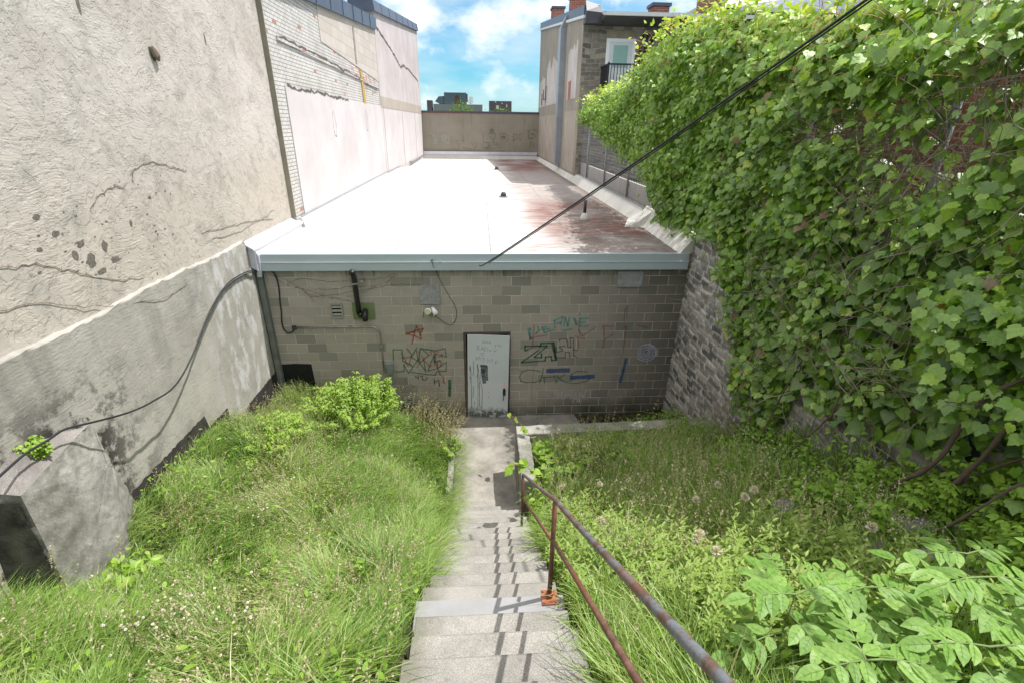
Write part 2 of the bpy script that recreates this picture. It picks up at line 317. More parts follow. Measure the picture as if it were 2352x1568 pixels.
def m_concrete(name='aggregate concrete', a=(.24,.225,.205), b=(.42,.40,.37), moss=0):
    s = NM(name); c = s.ramp(s.noise(140,3,.75), (.32,a),(.6,b),(.72,(.54,.52,.49)))
    dark = s.ramp(s.vor(95,'F1'), (.12,.72),(.35,1)); c = s.mix(1, c, dark, 'MULTIPLY')
    c = s.mix(1, c, s.ramp(s.noise(1.7,8,.72), (.32,.58),(.6,1)), 'MULTIPLY')
    ck = s.ramp(s.vor(1.3,'DISTANCE_TO_EDGE', s.mapv(loc=(.4,.2,0))), (.0,.45),(.006,1)); c = s.mix(s.math('MULTIPLY', s.ramp(s.noise(.9,2), (.5,0),(.55,1)), 1), c, s.mix(1, c, ck, 'MULTIPLY'))
    if moss: c = s.mix(s.math('MULTIPLY', s.ramp(s.noise(1.4,7,.7), (.45,0),(.6,1)), moss), c, (.06,.065,.04))
    return s.out(c, .9, 0, s.bump(s.noise(120,3,.8), .8, .006), .2)
def m_steps():
    s = NM('worn stair concrete'); c = s.ramp(s.noise(140,3,.75), (.32,(.19,.18,.165)),(.6,(.345,.33,.305)),(.72,(.46,.44,.42)))
    c = s.mix(1, c, s.ramp(s.vor(95,'F1'), (.12,.72),(.35,1)), 'MULTIPLY'); c = s.mix(1, c, s.ramp(s.noise(1.9,8,.72), (.34,.66),(.6,1)), 'MULTIPLY')
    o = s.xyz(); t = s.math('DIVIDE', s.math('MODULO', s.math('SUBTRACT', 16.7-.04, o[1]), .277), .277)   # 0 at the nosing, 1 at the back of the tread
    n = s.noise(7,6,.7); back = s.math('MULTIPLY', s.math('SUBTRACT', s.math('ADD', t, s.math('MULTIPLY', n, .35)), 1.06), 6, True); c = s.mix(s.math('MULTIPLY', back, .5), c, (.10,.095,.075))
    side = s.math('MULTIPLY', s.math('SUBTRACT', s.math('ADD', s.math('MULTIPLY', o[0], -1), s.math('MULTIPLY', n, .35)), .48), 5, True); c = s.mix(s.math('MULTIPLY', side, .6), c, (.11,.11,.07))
    return s.out(c, .9, 0, s.bump(s.noise(120,3,.8), .8, .006), .2)
def m_rubble():
    s = NM('rubble limestone'); a = s.n('ShaderNodeAttribute', attribute_name='tint'); m = s.n('ShaderNodeAttribute', attribute_name='mortar')
    c = s.ramp(a.outputs['Fac'], (0,(.12,.12,.12)),(.35,(.23,.225,.215)),(.75,(.36,.345,.32)),(1,(.50,.48,.44)))
    c = s.mix(1, c, s.ramp(s.noise(9,8,.75), (.3,.55),(.65,1.0)), 'MULTIPLY')
    mc = s.ramp(s.noise(6,7,.7), (.3,(.36,.345,.33)),(.6,(.60,.58,.56)))
    c = s.mix(m.outputs['Fac'], c, mc); c = s.mix(s.ramp(s.noise(1.5,8,.8), (.52,0),(.64,.35)), c, (.54,.53,.525))
    return s.out(c, .9, 0, s.bump(s.noise(40,7,.75), .8, .008), .2)
def m_ground():
    s = NM('weedy earth'); c = s.ramp(s.noise(3,8,.7), (.3,(.03,.032,.015)),(.6,(.06,.065,.028)),(.8,(.1,.09,.05)))
    return s.out(c, .95, 0, s.bump(s.noise(14,6,.7), 1, .04), .1)
def m_rust(name, a, b, k0=.45, k1=.6, metal=.35):
    s = NM(name); f = s.ramp(s.noise(9,7,.7,s.mapv((1,1,1))), (k0,0),(k1,1)); f2 = s.ramp(s.noise(3.2,4,.6), (.45,0),(.62,1))
    c = s.mix(f, a, b); c = s.mix(s.math('MULTIPLY', f2, .55), c, (.23,.085,.045)); c = s.mix(1, c, s.ramp(s.noise(60,4,.7), (.3,.75),(.7,1)), 'MULTIPLY')
    return s.out(c, .55, metal, s.bump(s.noise(80,4,.7), .5, .003), .4)
def m_stonerear():
    s = NM('grey coursed stone'); o = s.xyz()
    v = s.comb(s.math('ADD', o[0], s.math('MULTIPLY', s.noise(1.7,3), .35)), s.math('ADD', o[2], s.math('MULTIPLY', s.noise(1.3,3,.5,s.mapv(loc=(3,3,3))), .3)))
    rnd, fac = brick(s, v, .42, .17, .014, (0,0,0), (1,1,1), (.5,.5,.5), smooth=.3)
    c = s.ramp(rnd, (0,(.14,.13,.115)),(.5,(.26,.235,.20)),(1,(.40,.345,.265))); c = s.mix(1, c, s.ramp(s.noise(6,7,.7), (.3,.6),(.7,1)), 'MULTIPLY')
    c = s.mix(fac, c, (.34,.31,.27)); h = s.math('SUBTRACT', s.noise(8,6,.7), fac)
    return s.out(c, .9, 0, s.bump(h, 1, .04), .2)
def m_redbrick(name='red brick', yaxis=0):
    s = NM(name); o = s.xyz(); v = s.comb(s.math('ADD', o[0], o[1]), o[2])
    rnd, fac = brick(s, v, .22, .075, .007, (.30,.09,.055), (.42,.15,.1), (.45,.42,.39), smooth=.1)
    c = s.mix(1, rnd, s.ramp(s.noise(4,6,.7), (.3,.65),(.7,1)), 'MULTIPLY'); return s.out(c, .9, 0, s.bump(s.math('MULTIPLY', fac, -1), .6, .01), .2)

M = dict(
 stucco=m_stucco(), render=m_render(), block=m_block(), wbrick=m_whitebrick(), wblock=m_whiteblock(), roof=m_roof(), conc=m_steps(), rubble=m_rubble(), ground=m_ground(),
 walk=m_concrete('walkway concrete',(.21,.195,.175),(.37,.345,.31),.3), oldconc=m_concrete('old rough concrete',(.22,.213,.195),(.40,.385,.355),.5), topconc=m_concrete('dark pebbled concrete',(.17,.155,.145),(.30,.28,.265),.1),
 whitestep=m_plaster('flaking white paint on concrete',(.19,.19,.19),(.29,.29,.30),(.24,.23,.215),.95), plasterw=m_plaster('white plaster',(.50,.465,.47),(.58,.55,.56),(.5,.46,.4),.3),
 plasterc=m_plaster('pinkish plaster',(.45,.405,.40),(.54,.495,.50),(.4,.36,.32),.45), band=m_plaster('beige render band',(.36,.32,.27),(.42,.38,.33),(.35,.32,.28),.3),
 farwall=m_plaster('olive grey stucco',(.24,.22,.175),(.30,.275,.225),(.13,.12,.10),.75), eside=m_plaster('weathered beige render',(.25,.23,.19),(.31,.29,.25),(.14,.13,.11),.6), epatch=m_plaster('worn pale plaster',(.40,.38,.365),(.52,.50,.49),(.3,.27,.23),.5), elow=m_plaster('lower beige plaster',(.31,.275,.225),(.40,.365,.32),(.33,.3,.25),.5),
 stonerear=m_stonerear(), redbrick=m_redbrick(), flashing=plain('slate blue metal flashing',(.09,.11,.16),.4,.3,.25,2), capmetal=plain('pale lilac flashing',(.60,.60,.68),.4,.1,.12,3), fascia=plain('blue grey painted fascia',(.42,.50,.54),.45,0,.1,1.2), greymetal=plain('galvanised sheet',(.34,.37,.41),.42,.5,.2,2),
 darkmetal=plain('dark metal',(.05,.05,.06),.5,.3,.2,4), white=plain('white paint',(.75,.76,.78),.45,0,.06,3), trimw=plain('white gutter',(.62,.64,.66),.45,0,.1,3), black=plain('black plastic',(.018,.018,.022),.35,0,.2,8), tar=plain('black tar paint',(.012,.013,.014),.75,0,.5,7,.6), cable=plain('black cable',(.022,.022,.026),.5,0,.2,8),
 brown=plain('brown door frame',(.10,.08,.065),.7,0,.4,8), green=plain('faded green board',(.17,.225,.10),.6,0,.25,5), ply=plain('weathered grey plywood',(.34,.35,.35),.85,0,.35,14,.6), louvre=plain('pale grey louvre paint',(.30,.31,.27),.7,0,.2,9), dark=plain('dark void',(.01,.01,.01),.9,0,.1,4), return_shade=plain('shadow toned concrete',(.20,.215,.20),.9,0,.4,5,.8),
 galv=plain('galvanised conduit',(.42,.42,.42),.35,.7,.3,9), glass=plain('frosted green glazing',(.26,.42,.36),.15,0,.1,1,spec=.6), lampglass=plain('lamp glass',(.55,.55,.35),.15,0,.1,5,spec=.7), hvac=plain('slate rooftop unit',(.10,.14,.17),.6,.1,.2,.6), hvac2=plain('brown grey rooftop unit',(.12,.10,.12),.6,.1,.2,.6), rooftar=plain('pale roof edge',(.22,.25,.25),.7,0,.2,.5),
 rusty=m_rust('rusty brown pipe',(.12,.065,.045),(.20,.11,.08)), railgrey=m_rust('worn galvanised handrail',(.19,.205,.225),(.15,.095,.07),.44,.56,.35), orange=m_rust('orange rusted plate',(.26,.085,.035),(.33,.13,.06),.4,.6,.1),
 bark=plain('brown bark',(.11,.08,.06),.9,0,.4,18,.8), twig=plain('dry twigs',(.24,.19,.155),.9,0,.35,10), stem=plain('green stem',(.14,.2,.06),.7,0,.3,10), rock=m_concrete('grey field rock',(.14,.135,.13),(.26,.25,.24),.2),
 fencemetal=plain('galvanised fence steel',(.34,.35,.37),.5,.5,.2,9), panel=m_plaster('pale concrete panel',(.44,.42,.39),(.52,.5,.48),(.33,.32,.3),.4), membrane=m_plaster('grubby white membrane upstand',(.50,.49,.46),(.62,.61,.58),(.3,.28,.23),.5),
 soffit=plain('dark soffit boards',(.07,.07,.075),.6,0,.2,3), litter=plain('blue can',(.03,.10,.32),.35,.3,.1,9), puddle=plain('dark leaf litter',(.10,.085,.06),.9,0,.6,20,1),
)
GR = {'teal':(.16,.40,.37),'redf':(.34,.06,.045),'green':(.02,.13,.075),'greend':(.045,.13,.09),'greens':(.005,.13,.06),'blue':(.045,.10,.24),'white':(.60,.57,.64),'lav':(.50,.52,.68),'whitef':(.38,.38,.36),'brown':(.10,.07,.055),'red':(.40,.075,.04),'black':(.035,.035,.035),'scr':(.30,.33,.37),'drip':(.02,.02,.022),'blob':(.10,.125,.16),'leafm':(.02,.03,.05),'wht':(.5,.52,.45),'grn':(.10,.13,.09),'brn':(.15,.10,.08)}
def m_spray(k, c):
    s = NM('graffiti '+k); f = s.ramp(s.noise(45,5,.8), (.40,0),(.52,1))
    p = s.n('ShaderNodeBsdfPrincipled'); s.set(p.inputs['Base Color'], c); p.inputs['Roughness'].default_value = .8; p.inputs['Specular IOR Level'].default_value=.1
    t = s.n('ShaderNodeBsdfTransparent'); mxs = s.n('ShaderNodeMixShader'); lo = {'redf':.3,'teal':.62,'whitef':.4,'lav':.8,'brown':.3,'greend':.6,'white':.7,'brn':.35,'grn':.5,'red':.65}.get(k,.75)
    s.set(mxs.inputs[0], s.math('MULTIPLY', s.math('ADD', s.math('MULTIPLY', f, .5), .5), lo)); s.t.links.new(t.outputs[0], mxs.inputs[1]); s.t.links.new(p.outputs[0], mxs.inputs[2])
    o = s.n('ShaderNodeOutputMaterial'); s.t.links.new(mxs.outputs[0], o.inputs[0]); return s.m
GM = {k: m_spray(k, c) for k, c in GR.items()}
M['grass'] = leafmat('grass blades', [(0,(.075,.155,.025)),(.3,(.16,.285,.05)),(.65,(.29,.42,.10)),(.85,(.42,.50,.20)),(1,(.60,.57,.38))], .38, .02)
M['straw'] = leafmat('grass seed heads', [(0,(.34,.32,.17)),(1,(.58,.53,.37))], .3, .02)
M['vine'] = leafmat('grape vine leaves', [(0,(.22,.15,.05)),(.003,(.06,.15,.012)),(.5,(.20,.37,.035)),(.85,(.33,.50,.055)),(1,(.50,.60,.12))], .38, .05)
M['bush'] = leafmat('bright shrub leaves', [(0,(.10,.21,.025)),(.5,(.22,.38,.045)),(1,(.35,.50,.085))], .42, .015)
M['sap'] = leafmat('large pale sapling leaves', [(0,(.11,.22,.04)),(.5,(.19,.34,.075)),(1,(.28,.44,.12))], .4, .012)
M['gold'] = leafmat('narrow weed leaves', [(0,(.11,.21,.03)),(.5,(.22,.34,.06)),(1,(.34,.45,.12))], .4, .012)
M['petal'] = leafmat('white pink petals', [(0,(.60,.52,.60)),(1,(.72,.70,.74))], .3, .02)
M['fluff'] = leafmat('tan seed fluff', [(0,(.58,.54,.45)),(1,(.74,.71,.62))], .3, .02)
M['tree'] = leafmat('tree leaves', [(0,(.06,.13,.02)),(1,(.2,.32,.05))], .4, .03)
# ================================================================ SETTING
LX=[-4.6,-4.36,-3,-1.8,-.55]; LY=[-1,0,1.5,3,4,5,6,7,8,9.5]
LZ=np.array([[-1.6,-1.6,-1.6,-1.6,-1.6],[-2.0,-2.0,-1.98,-1.95,-1.88],[-3.0,-3.0,-2.95,-2.9,-2.88],[-3.95,-3.95,-3.9,-3.85,-3.86],[-4.4,-4.4,-4.35,-4.42,-4.5],[-4.42,-4.42,-4.6,-4.85,-5.12],[-4.5,-4.5,-4.8,-5.25,-5.78],[-4.62,-4.62,-5.0,-5.5,-6.16],[-5.1,-5.1,-5.25,-5.65,-6.2],[-5.45,-5.45,-5.5,-5.8,-6.2]])
RX=[.64,1.6,2.8,4.2,4.6]; RY=[-1,0,1.5,3,4,5,6,7.25]
RZ=np.array([[-1.6,-1.6,-1.7,-1.6,-1.6],[-1.95,-1.95,-2.0,-2.0,-2.0],[-2.92,-2.75,-2.7,-2.7,-2.7],[-3.88,-3.65,-3.45,-3.3,-3.3],[-4.5,-4.25,-3.95,-3.55,-3.55],[-5.1,-4.7,-4.45,-4.0,-4.0],[-5.5,-5.1,-4.95,-4.65,-4.65],[-5.55,-5.5,-5.4,-5.25,-5.25]])
def bil(xs,ys,Z,x,y):
    x=np.clip(x,xs[0],xs[-1]); y=np.clip(y,ys[0],ys[-1]); i=np.clip(np.searchsorted(xs,x)-1,0,len(xs)-2); j=np.clip(np.searchsorted(ys,y)-1,0,len(ys)-2)
    xs=np.array(xs); ys=np.array(ys); u=(x-xs[i])/(xs[i+1]-xs[i]); v=(y-ys[j])/(ys[j+1]-ys[j])
    return Z[j,i]*(1-u)*(1-v)+Z[j,i+1]*u*(1-v)+Z[j+1,i]*(1-u)*v+Z[j+1,i+1]*u*v
def bump2(x,y): return .05*np.sin(2.3*x+1.1*y)*np.cos(1.7*y-.8*x)+.025*np.sin(5.1*x-3.3*y)
def gz(x,y):
    x=np.asarray(x,float); y=np.asarray(y,float)
    l=bil(LX,LY,LZ,x,y)+bump2(x,y)*np.clip((-.6-x)*3,0,1); r=bil(RX,RY,RZ,x,y)+bump2(x,y)*.6
    r=np.where(y>7.45,-6.13+.1*np.clip(x-3,0,1.2),r); m=-1.98-.65*y; m=np.where(y>6.4,-6.2,np.maximum(m,-6.2))
    z=np.where(x<-.55,l,np.where(x>.66,r,m)); out=(x<-4.75)|(x>4.7)|(y>9.6)|(y<-1.6); return np.where(out,-6.9,z)
gx=np.unique(np.concatenate([np.linspace(-2500,-20,12),np.linspace(-20,-4.8,6),np.arange(-4.7,4.71,.1),[-.551,-.549,.659,.661],np.linspace(4.8,20,6),np.linspace(20,2500,12)]))
gy=np.unique(np.concatenate([np.linspace(-400,-2,8),np.arange(-1.6,9.65,.1),[7.449,7.451],np.linspace(9.7,60,20),np.linspace(60,2600,14)]))
GX,GY=np.meshgrid(gx,gy); GZ=gz(GX,GY); n1_,n2_=GX.shape
idx=np.arange(n1_*n2_).reshape(n1_,n2_); Q=np.stack([idx[:-1,:-1],idx[:-1,1:],idx[1:,1:],idx[1:,:-1]],-1).reshape(-1,4)
g=npmesh('ground',np.stack([GX,GY,GZ],-1).reshape(-1,3),Q,M['ground'],smooth=True); tag(g,kind='structure')
def slab(name,x0,y0,z0,x1,y1,z1,mat): return tag(MB().box(x0,y0,z0,x1,y1,z1).build(name,mat),kind='structure')
# walkway slab at the foot of the stairs, widening along the block wall
m=MB(); m.prism([(-.56,6.45),(.6,6.45),(.6,7.62),(2.1,7.62),(2.35,8.3),(2.1,9.5),(-1.2,9.5),(-.75,9.0),(-.56,8.8)],'z',-6.3,-6.085); tag(m.build('walkway',M['walk']),kind='structure')
slab('upper_yard',4.62,-6,-6.8,60,38,-2.15,M['ground'])
# scatter of black leaf litter on the low ground by the wall
m=MB()
for i in range(260):
    x=random.uniform(2.15,4.1); y=random.uniform(8.2,9.4) if x<2.6 else random.uniform(7.7,9.4); r=random.uniform(.02,.08); z=-6.08+random.uniform(0,.03)
    k=random.randint(4,6); a0=random.random()*6; pts=[(x+r*math.cos(a0+j*6.283/k)*random.uniform(.6,1.2),y+r*math.sin(a0+j*6.283/k)*random.uniform(.6,1.2)) for j in range(k)]
    m.face([(p[0],p[1],z+random.uniform(0,.03)) for p in pts])
tag(m.build('leaf_litter',M['puddle']),'dark rotting leaf litter on the ground along the block wall','leaf litter',kind='stuff')

# ---------------------------------------------------------------- stairs
st=empty('concrete_staircase',(.06,6.7,-6.09),'long straight grey pebbly concrete staircase leading down to the door','staircase')
def ofs(o): o.location=-Vector(st.location); return o
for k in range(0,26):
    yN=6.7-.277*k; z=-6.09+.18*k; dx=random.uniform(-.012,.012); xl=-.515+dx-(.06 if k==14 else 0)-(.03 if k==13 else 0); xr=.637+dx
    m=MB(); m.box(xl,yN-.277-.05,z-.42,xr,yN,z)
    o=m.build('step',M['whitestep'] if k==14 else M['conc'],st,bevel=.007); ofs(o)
    if k==14: o['label']='step painted flaking white'
    if k in (0,): o['label']='bottom step'
# ---------------------------------------------------------------- low retaining wall beside the walkway
lw=empty('low_retaining_wall',(.75,6.9,-5.5),'low L shaped rough concrete retaining wall right of the walkway','retaining wall')
m=MB(); m.hexa([(.60,6.15,-6.3),(.86,6.15,-6.3),(.86,7.3,-6.3),(.60,7.3,-6.3),(.605,6.17,-5.16),(.84,6.17,-5.2),(.84,7.3,-5.1),(.605,7.3,-5.08)])
o=m.build('side_leg',M['oldconc'],lw,bevel=.02); o.location=-lw.location
m=MB(); m.hexa([(.60,7.303,-6.3),(4.2,7.303,-6.3),(4.2,7.6,-6.3),(.60,7.6,-6.3),(.605,7.303,-5.08),(4.2,7.303,-5.0),(4.2,7.58,-5.0),(.605,7.58,-5.08)])
o=m.build('long_leg',M['oldconc'],lw,bevel=.02); o.location=-lw.location
for ch in lw.children:
    sb=ch.modifiers.new('s','SUBSURF'); sb.subdivision_type='SIMPLE'; sb.levels=sb.render_levels=5; dp=ch.modifiers.new('d','DISPLACE'); t2=bpy.data.textures.get('rough2') or bpy.data.textures.new('rough2','CLOUDS'); t2.noise_scale=.12; t2.noise_depth=4; dp.texture=t2; dp.strength=.035; dp.mid_level=.5; dp.texture_coords='LOCAL'
m=MB(); m.box(-.68,6.7,-6.25,-.565,8.75,-6.0); tag(m.build('concrete_kerb',M['oldconc'],bevel=.015),'narrow crumbling concrete kerb along the left side of the walkway','kerb')

# ---------------------------------------------------------------- block annex with the flat white roof
bb=empty('block_annex',(0,9.5,-6.09),'long single storey concrete block annex with flat white roof and graffiti','building')
def B(m,name,mat,parent=bb,**k):
    o=m.build(name,mat,parent,**k); base=parent; off=Vector((0,0,0))
    while base is not None: off+=Vector(base.location); base=base.parent
    o.location=-off; return o
DL,DR,DT=-.392,.614,-4.005
m=MB(); m.box(-4.24,9.5,-6.4,DL,9.8,-2.63); m.box(DR,9.5,-6.4,4.6,9.8,-2.63); m.box(DL,9.5,DT,DR,9.8,-2.63); B(m,'block_wall',M['block'])
m=MB(); m.box(-4.25,9.42,-2.6,4.45,37.95,-2.32); B(m,'roof',M['roof'])
m=MB(); m.box(-4.23,9.385,-2.64,4.19,9.47,-2.47); m.box(-4.23,9.40,-2.467,4.19,9.47,-2.315); B(m,'fascia',M['fascia'],bevel=.004)
m=MB(); m.box(-4.23,9.372,-2.477,4.19,9.384,-2.462); B(m,'drip_edge',M['trimw'])
# side upstands
m=MB(); m.prism([(-4.3,-2.33),(-4.16,-2.33),(-4.24,-2.08),(-4.3,-2.08)],'y',12.05,37.9); B(m,'roof_upstand',M['membrane'])
m=MB(); m.box(-4.272,12.1,-2.085,-4.235,23.98,-2.045); m.box(-4.262,24.02,-2.085,-4.205,30.98,-2.045); m.box(-4.262,31.0,-2.085,-4.0,37.8,-2.045); B(m,'termination_bar',M['greymetal'])
m=MB()
m.prism([(4.1,-2.33),(4.62,-2.33),(4.62,-2.02),(4.34,-2.02)],'y',12.9,37.9); m.hexa([(3.98,9.42,-2.33),(4.62,9.42,-2.33),(4.62,12.897,-2.33),(4.1,12.897,-2.33),(4.28,9.42,-1.95),(4.62,9.42,-1.95),(4.62,12.897,-1.9),(4.34,12.897,-1.9)])
m.hexa([(3.62,12.2,-2.325),(4.1,12.2,-2.325),(4.12,12.9,-2.325),(4.0,13.3,-2.325),(4.0,12.25,-2.2),(4.3,12.25,-1.95),(4.32,12.88,-1.95),(4.3,12.9,-2.0)])
B(m,'roof_upstand',M['membrane'])
m=MB(); m.prism([(37.72,-2.33),(37.9,-2.33),(37.9,-2.02),(37.86,-2.02)],'x',-4.1,4.2); B(m,'roof_upstand',M['membrane'])
m=MB(); m.box(-4.0,37.8,-2.02,4.2,37.9,-1.82); B(m,'end_flashing',M['capmetal'])
# door, frame
m=MB(); m.box(DL,9.49,-6.12,DL+.055,9.62,DT); m.box(DR-.045,9.49,-6.12,DR,9.62,DT); m.box(DL+.056,9.49,DT-.05,DR-.046,9.62,DT); B(m,'door_frame',M['brown'])
m=MB(); m.box(DL,9.86,-6.3,DR,9.9,DT); B(m,'dark_interior',M['dark'])
dm=NM('scuffed pale blue door paint'); c=dm.ramp(dm.noise(1.5,6,.6),(.3,(.50,.54,.58)),(.7,(.57,.61,.64))); oz=dm.xyz()
low=dm.math('MULTIPLY',dm.math('SUBTRACT',dm.math('MULTIPLY',dm.noise(3,6,.7),.55),dm.math('ADD',oz[2],-.02)),6,True)
rt=dm.math('MULTIPLY',low,dm.ramp(dm.noise(9,7,.75),(.38,0),(.5,1))); c=dm.mix(dm.math('MULTIPLY',rt,.9),c,(.055,.055,.045))
sc=dm.ramp(dm.noise(40,6,.8),(.28,1),(.31,0)); c=dm.mix(dm.math('MULTIPLY',sc,.5),c,(.2,.2,.2))
M['door']=dm.out(c,.55,0,dm.bump(dm.noise(20,4,.6),.15,.004),.4)
door=MB().box(0,-.022,0,.898,.022,2.03).build('door',M['door'],bb,bevel=.003); door['label']='battered pale blue metal door standing slightly ajar'
door.location=Vector((-.335,9.50,-6.085))-bb.location; door.rotation_euler=(math.radians(.0),math.radians(0.9),-math.radians(5.0))
def D(m,name,mat,**k): return m.build(name,mat,door,**k)
m=MB(); m.prism([(.785,.78),(.83,.78),(.845,.72),(.835,.60),(.785,.60),(.775,.68)],'y',-.03,-.0225); D(m,'lock_plate',plain('scratched black lock plate',(.05,.05,.055),.5,.3,.7,30))
m=MB(); m.tube([(.81,-.03,.70),(.81,-.075,.70)],.016,10); m.tube([(.81,-.07,.70),(.80,-.075,.60),(.795,-.07,.50)],.008,8); m.tube([(.81,-.03,.765),(.81,-.05,.765)],.015,10); D(m,'handle',M['darkmetal'])
m=MB(); m.prism([(.76,.93),(.865,.93),(.865,.83),(.85,.815),(.84,.82),(.785,.82),(.775,.815),(.76,.83)],'y',-.0262,-.0226); s_=D(m,'warning_sticker',M['white'])
m=MB()
for a in ((.768,.922,.857,.917),(.768,.838,.857,.833),(.768,.833,.773,.922),(.852,.833,.857,.922)): m.box(a[0],-.0285,a[1],a[2],-.0266,a[3])
for i in range(4): m.box(.785,-.0285,.90-i*.016,.84-.01*(i%2),-.0266,.905-i*.016)
D(m,'sticker_print',plain('red sticker print',(.45,.12,.12),.6))
m=MB(); m.box(.0,-.032,-.004,.898,-.0225,.022); D(m,'kick_strip',M['galv'])
